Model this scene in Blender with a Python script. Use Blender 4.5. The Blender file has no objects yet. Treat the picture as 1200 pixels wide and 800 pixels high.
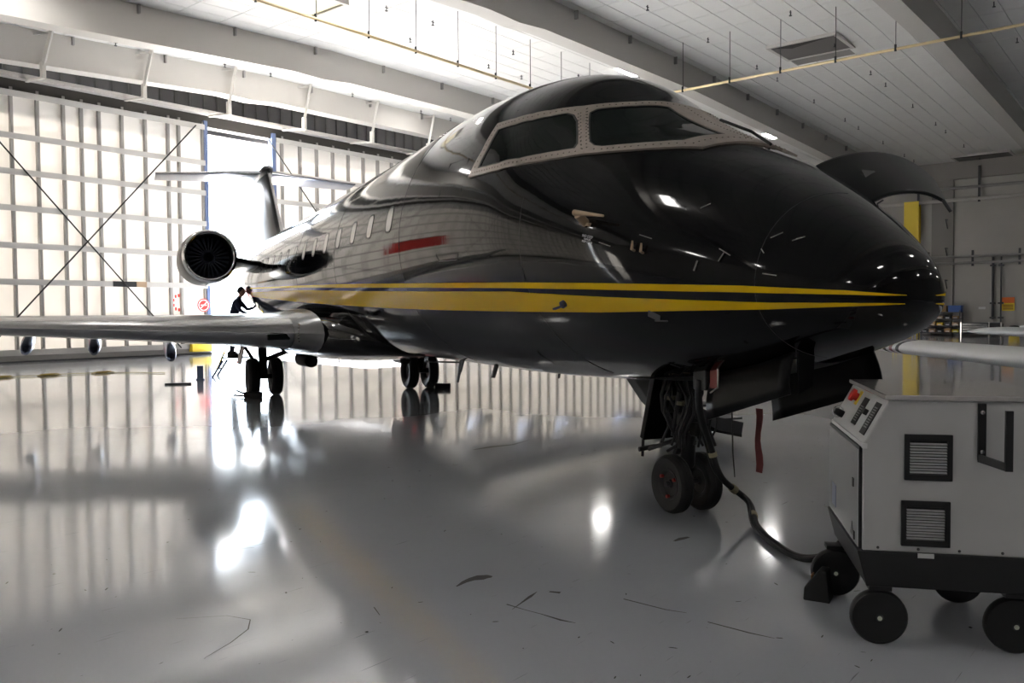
import bpy, bmesh, math, random
import numpy as np
from mathutils import Vector, Matrix
random.seed(3)
C = bpy.context.scene
col = C.collection
PI = math.pi

# ------------------------------------------------------------------ camera, sky, sun, exposure
CAM_H, PITCH, ROLL, FPX = 1.573, .03462, -.00756, 984.8
fw = Vector((0, math.cos(PITCH), -math.sin(PITCH))); ri0 = Vector((1, 0, 0)); up0 = ri0.cross(fw)
ri = ri0 * math.cos(ROLL) + up0 * math.sin(ROLL); up = -ri0 * math.sin(ROLL) + up0 * math.cos(ROLL)
cd = bpy.data.cameras.new('camera'); cam = bpy.data.objects.new('camera', cd); col.objects.link(cam)
cd.sensor_width = 36; cd.lens = FPX / 1200 * 36; cd.clip_end = 500
M = Matrix((ri, up, -fw)).transposed().to_4x4(); M.translation = (0, 0, CAM_H)
cam.matrix_world = M; C.camera = cam

YAW = .87798                      # building direction: u runs along the hangar doors, v towards them
UX, UY = math.cos(YAW), math.sin(YAW)
def W(u, v, z=0): return Vector((u * UX - v * UY, u * UY + v * UX, z))

w = bpy.data.worlds.new('sky'); C.world = w; w.use_nodes = True
wn = w.node_tree.nodes; wl = w.node_tree.links
bg = wn['Background']; bg.inputs[0].default_value = (.80, .90, 1, 1); bg.inputs[1].default_value = 11.0
sd = bpy.data.lights.new('sun', 'SUN'); sd.energy = 170; sd.angle = .01; sd.color = (1, .96, .9)
so = bpy.data.objects.new('sun', sd); col.objects.link(so)
sdir = W(-.20, -1.0) ; sdir.z = -.66
so.rotation_euler = sdir.to_track_quat('-Z', 'Y').to_euler()

C.view_settings.view_transform = 'Standard'; C.view_settings.look = 'None'
C.view_settings.gamma = 1; C.view_settings.exposure = 0.55
LAMP = 330.0                       # strength of the ceiling fixtures

# ------------------------------------------------------------------ materials
MATS = {}
def mat(name, c, rough=.5, metal=0, coat=0, bump=None, emit=None, mottle=None, spec=.5, trans=0):
    if name in MATS: return MATS[name]
    m = bpy.data.materials.new(name); m.use_nodes = True; nt = m.node_tree; b = nt.nodes['Principled BSDF']
    b.inputs['Base Color'].default_value = (*c, 1); b.inputs['Roughness'].default_value = rough
    b.inputs['Metallic'].default_value = metal; b.inputs['Coat Weight'].default_value = coat
    b.inputs['Coat Roughness'].default_value = .02
    b.inputs['Specular IOR Level'].default_value = spec; b.inputs['Transmission Weight'].default_value = trans
    tc = nt.nodes.new('ShaderNodeTexCoord')
    if emit: b.inputs['Emission Color'].default_value = (*emit[0], 1); b.inputs['Emission Strength'].default_value = emit[1]
    if bump:                       # (scale, strength, distance, stretch xyz)
        n = nt.nodes.new('ShaderNodeTexNoise'); n.inputs['Scale'].default_value = bump[0]; n.inputs['Detail'].default_value = 3
        mp = nt.nodes.new('ShaderNodeMapping'); mp.inputs['Scale'].default_value = bump[3] if len(bump) > 3 else (1, 1, 1)
        nt.links.new(tc.outputs['Object'], mp.inputs[0]); nt.links.new(mp.outputs[0], n.inputs[0])
        bp = nt.nodes.new('ShaderNodeBump'); bp.inputs['Strength'].default_value = bump[1]; bp.inputs['Distance'].default_value = bump[2]
        nt.links.new(n.outputs[0], bp.inputs['Height']); nt.links.new(bp.outputs[0], b.inputs['Normal'])
        if coat: nt.links.new(bp.outputs[0], b.inputs['Coat Normal'])
    if mottle:                     # (scale, amount)
        n = nt.nodes.new('ShaderNodeTexNoise'); n.inputs['Scale'].default_value = mottle[0]; n.inputs['Detail'].default_value = 5
        nt.links.new(tc.outputs['Object'], n.inputs[0])
        mx = nt.nodes.new('ShaderNodeMix'); mx.data_type = 'RGBA'
        mx.inputs['A'].default_value = (*[max(0, x * (1 - mottle[1])) for x in c], 1); mx.inputs['B'].default_value = (*[min(1, x * (1 + mottle[1])) for x in c], 1)
        nt.links.new(n.outputs[0], mx.inputs['Factor']); nt.links.new(mx.outputs['Result'], b.inputs['Base Color'])
    MATS[name] = m; return m
BLACK = mat('black_paint', (.004, .004, .0045), .06, 0, 0, bump=(3.2, .12, .010, (1.0, .5, .5)), spec=.3)
BLACK2 = mat('black_paint_flat', (.004, .004, .0045), .32, 0, 0, spec=.12)
SOOT = mat('matte_black', (.008, .008, .009), .55)
RUBBER = mat('rubber', (.006, .006, .0065), .6, bump=(60, .2, .004))
YELLOW = mat('yellow_paint', (.80, .50, .006), .12, 0, 0, bump=(3.2, .12, .010, (1.0, .5, .5)), spec=.3)
GLASS = mat('dark_glass', (.008, .011, .010), .04, 0, 0, spec=.2)
SEAL = mat('window_seal', (.008, .008, .008), .4)
BARE = mat('bare_primer_metal', (.42, .36, .315), .38, .45, mottle=(14, .25))
RIVET = mat('rivet', (.10, .09, .08), .4, .5)
CHROME = mat('polished_metal', (.75, .75, .76), .12, 1)
SILVER = mat('brushed_aluminium', (.36, .355, .36), .27, 1)
STEEL = mat('dark_steel', (.07, .07, .075), .4, .7)
TAN = mat('tan_metal', (.42, .30, .20), .4, .3)
WHITE = mat('white_paint', (.72, .72, .72), .35, 0, .2)
OFFW = mat('off_white_panel', (.80, .78, .75), .5, mottle=(1.2, .05))
def add_translucency(m, f, c):
    nt = m.node_tree; o = nt.nodes['Material Output']; b = nt.nodes['Principled BSDF']
    t = nt.nodes.new('ShaderNodeBsdfTranslucent'); t.inputs[0].default_value = (*c, 1); mx = nt.nodes.new('ShaderNodeMixShader'); mx.inputs[0].default_value = f
    nt.links.new(b.outputs[0], mx.inputs[1]); nt.links.new(t.outputs[0], mx.inputs[2]); nt.links.new(mx.outputs[0], o.inputs[0])
add_translucency(OFFW, .068, (.95, .92, .88))
GREYST = mat('grey_steel_frame', (.30, .29, .28), .45, .15)
GIRT = mat('pale_grey_channel', (.50, .49, .475), .45, .1)
BEAM = mat('beam_paint', (.52, .50, .47), .55)
CEIL = mat('ceiling_board', (.72, .71, .69), .7, mottle=(.6, .05))
JOINT = mat('ceiling_joint', (.25, .24, .23), .8)
WALLM = mat('wall_concrete', (.44, .42, .39), .75, mottle=(.5, .12), bump=(3, .1, .02))
DARKW = mat('dark_cladding', (.011, .011, .014), .6)
RED = mat('red', (.65, .03, .025), .45)
REDD = mat('red_streamer', (.09, .012, .012), .8)
YEL2 = mat('yellow_column', (.85, .62, .02), .45)
ORANGE = mat('orange', (.75, .16, .02), .5)
BLUE = mat('blue', (.03, .10, .35), .5)
CARD = mat('cardboard', (.42, .26, .13), .8)
GPUW = mat('gpu_white', (.55, .55, .55), .42, mottle=(5, .05))
GPUB = mat('gpu_black', (.010, .010, .011), .45)
CLOTH = mat('navy_cloth', (.025, .032, .07), .9, bump=(30, .3, .02))
CLOTH2 = mat('dark_trousers', (.010, .011, .015), .9)
SKIN = mat('skin', (.48, .25, .17), .5)
HAIR = mat('hair', (.010, .008, .007), .7)
PIPEC = mat('cream_pipe', (.66, .52, .30), .45)
LAMPM = mat('lamp_diffuser', (1, 1, 1), .5, emit=((1, .97, .93), LAMP))
LAMPD = mat('lamp_diffuser_dim', (1, 1, 1), .5, emit=((1, .97, .93), LAMP * .12))
INK = mat('white_ink', (.7, .7, .7), .5)
FAN = mat('fan_blade', (.035, .04, .055), .3, .8)
def floor_mat():
    m = bpy.data.materials.new('epoxy_floor'); m.use_nodes = True; nt = m.node_tree; b = nt.nodes['Principled BSDF']
    L = nt.links.new; N_ = nt.nodes.new
    tc = N_('ShaderNodeTexCoord')
    n1 = N_('ShaderNodeTexNoise'); n1.inputs['Scale'].default_value = .35; n1.inputs['Detail'].default_value = 6
    L(tc.outputs['Object'], n1.inputs[0])
    r1 = N_('ShaderNodeValToRGB'); r1.color_ramp.elements[0].position = .3; r1.color_ramp.elements[1].position = .75
    r1.color_ramp.elements[0].color = (.375, .388, .42, 1); r1.color_ramp.elements[1].color = (.465, .478, .51, 1)
    L(n1.outputs[0], r1.inputs[0])
    # fine scratches: stretched noise in two directions
    last = r1.outputs[0]
    for k, (rot, sc, lo) in enumerate(((.5, (2.2, 70, 1), .735), (1.9, (2.0, 60, 1), .745), (-.4, (3, 90, 1), .74))):
        mp = N_('ShaderNodeMapping'); mp.inputs['Rotation'].default_value = (0, 0, rot); mp.inputs['Scale'].default_value = sc
        L(tc.outputs['Object'], mp.inputs[0])
        n = N_('ShaderNodeTexNoise'); n.inputs['Scale'].default_value = 1; n.inputs['Detail'].default_value = 2; L(mp.outputs[0], n.inputs[0])
        rr = N_('ShaderNodeValToRGB'); rr.color_ramp.elements[0].position = lo; rr.color_ramp.elements[1].position = lo + .03
        L(n.outputs[0], rr.inputs[0])
        mx = N_('ShaderNodeMix'); mx.data_type = 'RGBA'; mx.inputs['B'].default_value = (.06, .055, .05, 1)
        mul = N_('ShaderNodeMath'); mul.operation = 'MULTIPLY'; mul.inputs[1].default_value = .55
        L(rr.outputs[0], mul.inputs[0]); L(mul.outputs[0], mx.inputs['Factor']); L(last, mx.inputs['A']); last = mx.outputs['Result']
    # small dark chips
    v = N_('ShaderNodeTexVoronoi'); v.inputs['Scale'].default_value = 3.1; v.inputs['Randomness'].default_value = 1; L(tc.outputs['Object'], v.inputs[0])
    rr = N_('ShaderNodeValToRGB'); rr.color_ramp.elements[0].position = .022; rr.color_ramp.elements[0].color = (1, 1, 1, 1)
    rr.color_ramp.elements[1].position = .034; rr.color_ramp.elements[1].color = (0, 0, 0, 1); L(v.outputs['Distance'], rr.inputs[0])
    mx = N_('ShaderNodeMix'); mx.data_type = 'RGBA'; mx.inputs['B'].default_value = (.03, .028, .025, 1)
    L(rr.outputs[0], mx.inputs['Factor']); L(last, mx.inputs['A']); L(mx.outputs['Result'], b.inputs['Base Color'])
    n2 = N_('ShaderNodeTexNoise'); n2.inputs['Scale'].default_value = 1.3; n2.inputs['Detail'].default_value = 8; L(tc.outputs['Object'], n2.inputs[0])
    mr = N_('ShaderNodeMapRange'); mr.inputs['To Min'].default_value = .06; mr.inputs['To Max'].default_value = .13; L(n2.outputs[0], mr.inputs[0]); L(mr.outputs[0], b.inputs['Roughness'])
    n3 = N_('ShaderNodeTexNoise'); n3.inputs['Scale'].default_value = 1.1; n3.inputs['Detail'].default_value = 2; L(tc.outputs['Object'], n3.inputs[0])
    bp = N_('ShaderNodeBump'); bp.inputs['Strength'].default_value = .06; bp.inputs['Distance'].default_value = .010; L(n3.outputs[0], bp.inputs['Height']); L(bp.outputs[0], b.inputs['Normal'])
    b.inputs['Specular IOR Level'].default_value = .6
    b.inputs['Coat Weight'].default_value = .2; b.inputs['Coat Roughness'].default_value = .07
    return m
FLOOR = floor_mat()

# ------------------------------------------------------------------ helpers
def tag(o, label=None, cat=None, group=None, kind=None):
    if label: o['label'] = label
    if cat: o['category'] = cat
    if group: o['group'] = group
    if kind: o['kind'] = kind
    return o
def empty(name, loc=(0, 0, 0), rz=0, label=None, cat=None, group=None, kind=None):
    o = bpy.data.objects.new(name, None); col.objects.link(o); o.location = loc; o.rotation_euler = (0, 0, rz); o.empty_display_size = .1
    return tag(o, label, cat, group, kind)
class MB:
    def __init__(s): s.v = []; s.f = []
    def add(s, vs, fs):
        n = len(s.v); s.v += [tuple(p) for p in vs]; s.f += [tuple(n + i for i in f) for f in fs]; return s
    def box(s, x0, x1, y0, y1, z0, z1, T=None):
        vs = [Vector((x, y, z)) for z in (z0, z1) for y in (y0, y1) for x in (x0, x1)]
        if T: vs = [T @ v for v in vs]
        return s.add(vs, [(0, 2, 3, 1), (4, 5, 7, 6), (0, 1, 5, 4), (2, 6, 7, 3), (0, 4, 6, 2), (1, 3, 7, 5)])
    def tube(s, pts, r, n=10, cap=True):
        pts = [Vector(p) for p in pts]; rr = r if isinstance(r, (list, tuple)) else [r] * len(pts)
        base = len(s.v); prev = None
        for i, p in enumerate(pts):
            t = (pts[min(i + 1, len(pts) - 1)] - pts[max(i - 1, 0)]).normalized()
            a = prev if prev is not None else (Vector((0, 0, 1)) if abs(t.z) < .9 else Vector((1, 0, 0)))
            a = (a - t * a.dot(t)).normalized(); b = t.cross(a); prev = a
            for k in range(n):
                q = 2 * PI * k / n; s.v.append(tuple(p + (a * math.cos(q) + b * math.sin(q)) * rr[i]))
        for i in range(len(pts) - 1):
            for k in range(n):
                k2 = (k + 1) % n; s.f.append((base + i * n + k, base + i * n + k2, base + (i + 1) * n + k2, base + (i + 1) * n + k))
        if cap:
            s.f.append(tuple(base + k for k in range(n))[::-1]); s.f.append(tuple(base + (len(pts) - 1) * n + k for k in range(n)))
        return s
    def bar(s, a, b, wd, ht, upv=(0, 0, 1)):
        a = Vector(a); b = Vector(b); t = (b - a).normalized(); upv = Vector(upv)
        sd_ = t.cross(upv); sd_ = sd_.normalized() if sd_.length > 1e-4 else Vector((1, 0, 0)); u2 = sd_.cross(t)
        vs = [p + sd_ * i * wd / 2 + u2 * j * ht / 2 for p in (a, b) for i, j in ((-1, -1), (1, -1), (1, 1), (-1, 1))]
        return s.add(vs, [(3, 2, 1, 0), (4, 5, 6, 7), (0, 1, 5, 4), (1, 2, 6, 5), (2, 3, 7, 6), (3, 0, 4, 7)])
    def lathe(s, prof, c, axis, n=24):          # prof: (radius, along)
        axis = Vector(axis).normalized(); c = Vector(c)
        a = Vector((0, 0, 1)) if abs(axis.z) < .9 else Vector((1, 0, 0)); a = (a - axis * a.dot(axis)).normalized(); b = axis.cross(a)
        base = len(s.v)
        for r, h in prof:
            for k in range(n):
                q = 2 * PI * k / n; s.v.append(tuple(c + axis * h + (a * math.cos(q) + b * math.sin(q)) * r))
        for i in range(len(prof) - 1):
            for k in range(n):
                k2 = (k + 1) % n; s.f.append((base + i * n + k, base + i * n + k2, base + (i + 1) * n + k2, base + (i + 1) * n + k))
        return s
    def loft(s, rings, cap=True, closed=True):
        base = len(s.v); n = len(rings[0])
        for r in rings: s.v += [tuple(p) for p in r]
        for i in range(len(rings) - 1):
            for k in range(n if closed else n - 1):
                k2 = (k + 1) % n; s.f.append((base + i * n + k, base + i * n + k2, base + (i + 1) * n + k2, base + (i + 1) * n + k))
        if cap:
            s.f.append(tuple(base + k for k in range(n))[::-1]); s.f.append(tuple(base + (len(rings) - 1) * n + k for k in range(n)))
        return s
    def obj(s, name, m, parent=None, smooth=False, bevel=0, solid=0, fix=True, **kw):
        me = bpy.data.meshes.new(name); me.from_pydata(s.v, [], s.f)
        if fix:
            bm = bmesh.new(); bm.from_mesh(me); bmesh.ops.recalc_face_normals(bm, faces=bm.faces); bm.to_mesh(me); bm.free()
        me.materials.append(m); o = bpy.data.objects.new(name, me); col.objects.link(o)
        if parent: o.parent = parent
        if solid:
            sm = o.modifiers.new('solid', 'SOLIDIFY'); sm.thickness = solid; sm.offset = 0
        if bevel:
            bv = o.modifiers.new('bevel', 'BEVEL'); bv.width = bevel; bv.segments = 2; bv.limit_method = 'ANGLE'
        if smooth:
            for p in me.polygons: p.use_smooth = True
            if smooth == 'auto': me.set_sharp_from_angle(angle=math.radians(40))
        return tag(o, **kw)
def share(src, name, parent, loc=None, **kw):
    o = src.copy(); col.objects.link(o); o.name = name; o.parent = parent
    if loc is not None: o.location = loc
    return tag(o, **kw)
def copy_tree(o, parent=None):
    c = o.copy(); col.objects.link(c); c.parent = parent
    for ch in list(o.children): copy_tree(ch, c)
    return c
def text(s_, size, m, parent, loc, rot, name='lettering', depth=.001, align='CENTER', **kw):
    cu = bpy.data.curves.new(name, 'FONT'); cu.body = s_; cu.size = size; cu.extrude = depth; cu.align_x = align; cu.align_y = 'CENTER'; cu.resolution_u = 2
    to = bpy.data.objects.new(name, cu); col.objects.link(to)
    me = bpy.data.meshes.new_from_object(to); bpy.data.objects.remove(to)
    me.materials.clear(); me.materials.append(m)
    o = bpy.data.objects.new(name, me); col.objects.link(o); o.parent = parent; o.location = loc
    o.rotation_euler = rot; return tag(o, **kw)

# ------------------------------------------------------------------ setting: hangar (u along doors, v towards doors)
HU = (0, 0, YAW)
def root(o): o.rotation_euler = HU; return o
U0, U1, V0, V1 = -14.0, 56.0, -20.0, 31.0
root(MB().box(U0 - .3, U1 + .3, V0 - .3, V1 + .6, -.3, 0).obj('floor', FLOOR, kind='structure', label='glossy grey epoxy hangar floor with scratches'))
APR = mat('apron_concrete', (.62, .60, .57), .8, mottle=(.4, .1))
root(MB().box(-60, 110, V1 + .6, 120, -.3, -.03).obj('ground', APR, kind='structure', label='sunlit concrete apron outside the open door'))
def zc(u):                        # underside of the roof boards
    P_ = ((-14.3, 9.68), (19.5, 11.08), (30, 11.08), (56.3, 10.35))
    for (a, za), (b, zb) in zip(P_, P_[1:]):
        if u <= b: return za + (zb - za) * (u - a) / (b - a)
    return P_[-1][1]
ceil = MB()
us = [U0 - .3, 19.5, 30, U1 + .3]
for a, b in zip(us, us[1:]):
    vs = [(a, V0, zc(a)), (b, V0, zc(b)), (b, V1 + 1, zc(b)), (a, V1 + 1, zc(a))]
    ceil.add([Vector(p) + Vector((0, 0, dz)) for dz in (.03, .35) for p in vs], [(0, 3, 2, 1), (4, 5, 6, 7), (0, 1, 5, 4), (1, 2, 6, 5), (2, 3, 7, 6), (3, 0, 4, 7)])
ceiling = root(ceil.obj('ceiling', JOINT, kind='structure', label='white boarded hangar ceiling with a shallow ridge'))
HATCH = [(29.6, 31.4, 10.1, 12.35), (54.1, 56.0, 8.8, 11.6), (14.6, 16.3, 19.9, 21.6)]
PU, PV = 1.45, .72
cells = []
u = U0
while u < U1 - .1:
    v = V0
    while v < V1 + .5:
        cu_, cv_ = u + PU / 2, v + PV / 2
        if not any(a - .3 < cu_ < b + .3 and c - .1 < cv_ < d + .1 for a, b, c, d in HATCH):
            P = W(cu_, cv_, zc(cu_)); d = P - Vector((0, 0, CAM_H)); z = d.dot(fw)
            px, py = 600 + FPX * d.dot(ri) / max(z, .1), 400 - FPX * d.dot(up) / max(z, .1)
            vis = z > 1 and -30 < px < 1230 and -30 < py < 330
            cells.append((0 if vis else 1, z, cu_, cv_))
        v += PV
    u += PU
cells.sort()
g = .012
def slab(): return MB().box(-PU / 2 + g, PU / 2 - g, -PV / 2 + g, PV / 2 - g, 0, .03)
def slope(u): return -math.atan((zc(u + .4) - zc(u - .4)) / .8)
p0 = None
for i, (vis, z, cu_, cv_) in enumerate(cells[:300]):
    loc = (cu_, cv_, zc(cu_) - .001 * random.random())
    if p0 is None: p0 = slab().obj('ceiling_panel', CEIL, ceiling); p0.location = loc; o = p0
    else: o = share(p0, 'ceiling_panel', ceiling, loc)
    o.rotation_euler = (0, slope(cu_), 0)
rest = MB()
for vis, z, cu_, cv_ in cells[300:]:
    T = Matrix.Translation((cu_, cv_, zc(cu_))) @ Matrix.Rotation(slope(cu_), 4, 'Y')
    rest.box(-PU / 2 + g, PU / 2 - g, -PV / 2 + g, PV / 2 - g, 0, .03, T)
rest.obj('ceiling_panels', CEIL, ceiling, kind='stuff', fix=False)
# recessed roof hatches
for i, (a, b, c, d) in enumerate(HATCH[:2]):
    z = zc((a + b) / 2)
    m = MB(); f = .12
    for bx in ((a - f, b + f, c - f, c), (a - f, b + f, d, d + f), (a - f, a, c, d), (b, b + f, c, d)): m.box(*bx, z - .08, z + .06)
    h = m.obj('hatch_frame', BEAM, None)
    e = empty('roof_hatch', (0, 0, 0), YAW, label=('nearer recessed roof hatch in the white ceiling above the jet nose', 'farther recessed roof hatch in the ceiling near the right wall')[i], cat='roof hatch', group='recessed roof hatches')
    h.parent = e
    MB().box(a, b, c, d, z - .06, z + .02).obj('hatch_panel', mat('hatch_grey', (.13, .12, .115), .6), e)
    MB().add([(a, c, z - .07), (a, d, z - .07), (a + .45, (c + d) / 2 + .5, z - .075)], [(0, 1, 2)]).obj('hatch_painted_shadow', mat('hatch_dark', (.03, .028, .025), .7), e, solid=.01)  # dark triangle painted in as shadow inside the hatch
a, b, c, d = HATCH[2]
e = empty('ceiling_box', (0, 0, 0), YAW, label='yellow-framed square box on the ceiling at the top edge of the photo', cat='ceiling box')
MB().box(a, b, c, d, zc(15) - .12, zc(15) + .1).obj('box_panel', mat('pale_yellow', (.80, .72, .48), .5), e)
m = MB()
for bx in ((a - .1, b + .1, c - .1, c), (a - .1, b + .1, d, d + .1), (a - .1, a, c, d), (b, b + .1, c, d)): m.box(*bx, zc(15) - .18, zc(15) + .1)
m.obj('box_frame', BEAM, e)

# steel roof frames
FR = [(29.08, 'steel roof girder nearest the sliding doors with brackets on it'), (24.6, 'second steel roof girder in from the sliding doors'),
      (15.55, 'long steel roof girder passing over the cockpit roof'), (6.7, 'steel roof girder crossing the top right corner'),
      (-2.3, 'steel roof girder overhead at the camera'), (-11.3, 'steel roof girder behind the camera')]
for v, lab in FR:
    e = empty('roof_beam', (0, 0, 0), YAW, label=lab, cat='roof beam', group='steel roof frames across the hangar')
    st = [-14, 10, 16.4, 17.9, 19.2, 20.4, 30, 42, 56]
    dep = {-14: 1.15, 10: 1.08, 16.4: 1.0, 17.9: .98, 19.2: 1.06, 20.4: .96, 30: .92, 42: .95, 56: 1.1}
    bot = [(u, zc(u) - dep[u]) for u in st]
    MB().loft([[(u, v + .03, zb), (u, v + .57, zb), (u, v + .57, zc(u)), (u, v + .03, zc(u))] for u, zb in bot]).obj('girder_body', BEAM, e)
    MB().loft([[(u, v, zb - .035), (u, v + .60, zb - .035), (u, v + .60, zb), (u, v, zb)] for u, zb in bot]).obj('flange', BEAM, e)
    k = 0
    u = -10.0
    if v > 9:
        cl = None
        while u < 54:
            P = (u, v - .03, zc(u) - .12)
            if cl is None: cl = MB().box(-.03, .03, -.06, .06, -.16, .1).obj('clip_angle', GREYST, e); cl.location = P
            else: share(cl, 'clip_angle', e, P)
            u += 3.2

# walls
root(MB().box(U1, U1 + .3, V0, V1 + 1, 0, 10.6).obj('wall_right', WALLM, kind='structure', label='painted concrete far wall beyond the nose'))
wr = bpy.data.objects['wall_right']
root(MB().box(U0 - .3, U0, V0, V1 + 1, 0, 9.9).obj('wall_left', WALLM, kind='structure'))
DIMW = mat('back_wall', (.16, .155, .15), .8)
root(MB().box(U0, U1, V0 - .3, V0, 0, 11.2).obj('wall_back', DIMW, kind='structure'))
MB().box(U1 - .25, U1, V0, V1, 9.3, 10.4).obj('wall_header', mat('wall_header', (.30, .28, .26), .8), wr)
MB().box(U1 - .18, U1, 11.9, 13.1, 0, 9.3).obj('wall_pilaster', mat('pilaster', (.27, .255, .24), .8), wr)
m = root(MB().box(U0, U1, V1 + .9, V1 + 1.1, 9.0, 11.3).obj('wall_front', DARKW, kind='structure', label='dark ribbed cladding above the sliding doors'))
rb = None; u = U0 + .5
while u < U1:
    if rb is None: rb = MB().box(-.05, .05, V1 + .8, V1 + .9, 9.3, 11.2).obj('rib', mat('rib_dark', (.004, .004, .005), .6), m); rb.location = (u, 0, 0)
    else: share(rb, 'rib', m, (u, 0, 0))
    u += .62
# door track
t = root(MB().box(U0, U1, 30.62, 30.95, 9.50, 9.60).box(U0, U1, 30.55, 30.62, 9.54, 9.64).obj('trim_1', BEAM, kind='structure', label='pale steel track rail above the sliding doors'))
root(MB().box(U0, U1, 30.95, 31.4, 9.06, 9.5).obj('trim_2', mat('dark_channel', (.04, .036, .032), .6), kind='structure', label='grey steel channel under the door track'))
root(MB().box(U0, 18.2, 30.7, 31.3, 0, .06).obj('trim_3', STEEL, kind='structure', label='dark steel sill rail at the foot of the doors'))

root(MB().box(U0, U0 + .62, 30.9, 31.5, 0, 9.3).obj('trim_4', GREYST, kind='structure', label='grey post added to shut out light at the left end of the doors'))  # unseen end posts added to block daylight leaking past the doors
root(MB().box(U1 - 1.6, U1, 30.9, 31.5, 0, 9.3).obj('trim_5', GREYST, kind='structure', label='grey post added to shut out light at the right end of the doors'))
# sliding door leaves
GZ = [.34, 1.48, 2.72, 3.94, 5.19, 6.40, 7.59, 9.0]
def leaf(name, us, lab, v=31.0, ref=None):
    d = root(empty(name, kind='structure', label=lab))
    a, b = us[0], us[-1]
    vert = MB().box(-.045, .045, -.10, .06, 0, 8.95)
    mo = None
    for u in us:
        if mo is None: mo = vert.obj('mullion', GREYST, d); mo.location = (u, v, .28)
        else: share(mo, 'mullion', d, (u, v, .28))
    gi = None
    for z in GZ:
        if gi is None: gi = MB().box(a, b, -.2, -.08, -.07, .07).box(a, b, -.2, -.17, -.1, .1).obj('girt', GIRT, d); gi.location = (0, v, z)
        else: share(gi, 'girt', d, (0, v, z))
    MB().box(a, b, v - .16, v + .1, .03, .27).obj('bottom_rail', GREYST, d)
    MB().box(a, b, v - .14, v + .1, 9.02, 9.12).obj('top_rail', GIRT, d)
    src = {}
    for i, (p, q) in enumerate(zip(us, us[1:])):
        for z0, z1 in zip([.27] + GZ[1:], GZ[1:] + [9.02][:0] + [9.02]):
            if z1 <= z0 + .1: continue
            k = (round(q - p, 2), round(z1 - z0, 2))
            loc = ((p + q) / 2, v + .08, (z0 + z1) / 2)
            if k not in src:
                hw, hh = k[0] / 2 - .006, k[1] / 2 - .006; rg = []
                for j in range(7):                    # shallow bow, as the sheets show
                    z = -hh + 2 * hh * j / 6; bow = -.010 * math.sin(PI * j / 6)
                    rg.append([(-hw, bow, z), (hw, bow, z), (hw, .02, z), (-hw, .02, z)])
                src[k] = MB().loft(rg).obj('door_panel', OFFW, d); src[k].location = loc
            else: share(src[k], 'door_panel', d, loc)
    return d
left_us = []
u = 11.15
while u > U0 + .6: left_us.append(u); u -= (.62 if int(round(u * 3)) % 4 == 0 else .85)
left_us = sorted(left_us) + [11.97, 12.82, 13.43, 14.05, 14.88, 15.76, 16.66, 17.1, 18.12]
right_us = [21.45, 21.83]; u = 22.77
while u < U1 - .6: right_us.append(u); u += .9
d1 = leaf('door_1', left_us, 'left sliding hangar door with white panels, grey mullions and crossed rods')
d2 = leaf('door_2', right_us, 'right sliding hangar door partly hidden behind the jet')
def rod(a, b, par): MB().tube([(a[0], 30.72, a[1]), (b[0], 30.72, b[1])], .028, 6).obj('brace_rod', SOOT, par)
rod((9.2, 9.0), (16.9, .3), d1); rod((17.7, 9.0), (10.0, .3), d1)
rod((0.2, 9.0), (7.9, .3), d1); rod((7.9, 9.0), (.2, .3), d1)
rod((21.0, 8.95), (28.4, .3), d2); rod((28.4, 8.95), (21.4, .3), d2)
BLUG = mat('blue_grey_post', (.10, .14, .26), .45)
MB().box(18.12, 18.27, 30.85, 31.15, .03, 9.28).obj('edge_post', BLUG, d1)
MB().box(21.27, 21.45, 30.85, 31.15, .03, 9.28).obj('edge_post', BLUG, d2)
MB().box(17.3, 18.15, 30.6, 30.9, .12, .42).obj('bumper', YEL2, d1, label='yellow bumper block at the foot of the door edge')
MB().box(14.35, 15.2, 30.76, 30.8, 2.62, 2.82).obj('nameplate', SOOT, d1); MB().box(15.22, 15.6, 30.76, 30.8, 2.62, 2.82).obj('nameplate', TAN, d1, label='tan end of the plate on the door girt')
# red stencil digit made of dots, and round no-smoking sign
m = MB()
for k in range(9):
    q = 2 * PI * k / 9; x, z = 16.95 + .19 * math.cos(q), 2.05 + .28 * math.sin(q)
    m.box(x - .035, x + .035, 30.99, 31.0, z - .06, z + .06)
for k in range(5): m.box(16.7 + .11 * k, 16.77 + .11 * k, 30.99, 31.0, 1.28 + (.06 if k in (1, 2, 3) else .0) - .0, 1.40)
m.box(16.70, 16.76, 30.99, 31, 1.4, 1.62); m.box(17.14, 17.2, 30.99, 31, 1.4, 1.62)
m.obj('stencil_mark', RED, d1, label='broken red stencil digits on a door panel')
sg = empty('round_sign', (0, 0, 0), YAW, label='round red and white sign at the edge of the left sliding door', cat='sign')
MB().lathe([(.0, 0), (.26, 0), (.26, .02), (0, .02)], (17.85, 30.70, 1.95), (0, -1, 0), 24).obj('disc', RED, sg)
m = MB().lathe([(.19, 0), (.22, 0), (.22, .006), (.19, .006), (.19, 0)], (17.85, 30.68, 1.95), (0, -1, 0), 24)
m.bar((17.72, 30.675, 1.83), (17.98, 30.675, 2.07), .03, .006, (0, 1, 0)); m.bar((17.72, 30.675, 1.95), (17.98, 30.675, 1.95), .04, .006, (0, 1, 0)); m.obj('emblem', INK, sg)
for u0, u1, lab in ((7.6, 10.2, 'red board on the left sliding door just outside the frame'), (28.6, 29.9, 'red board on the right sliding door hidden behind the jet')):
    rbd = empty('red_board', (0, 0, 0), YAW, label=lab, cat='sign'); MB().box(u0, u1, 30.74, 30.8, 3.1, 4.6).obj('board', RED, rbd); MB().box(u0, u1, 30.72, 30.74, 4.52, 4.6).obj('top_edge', REDD, rbd)
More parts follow.
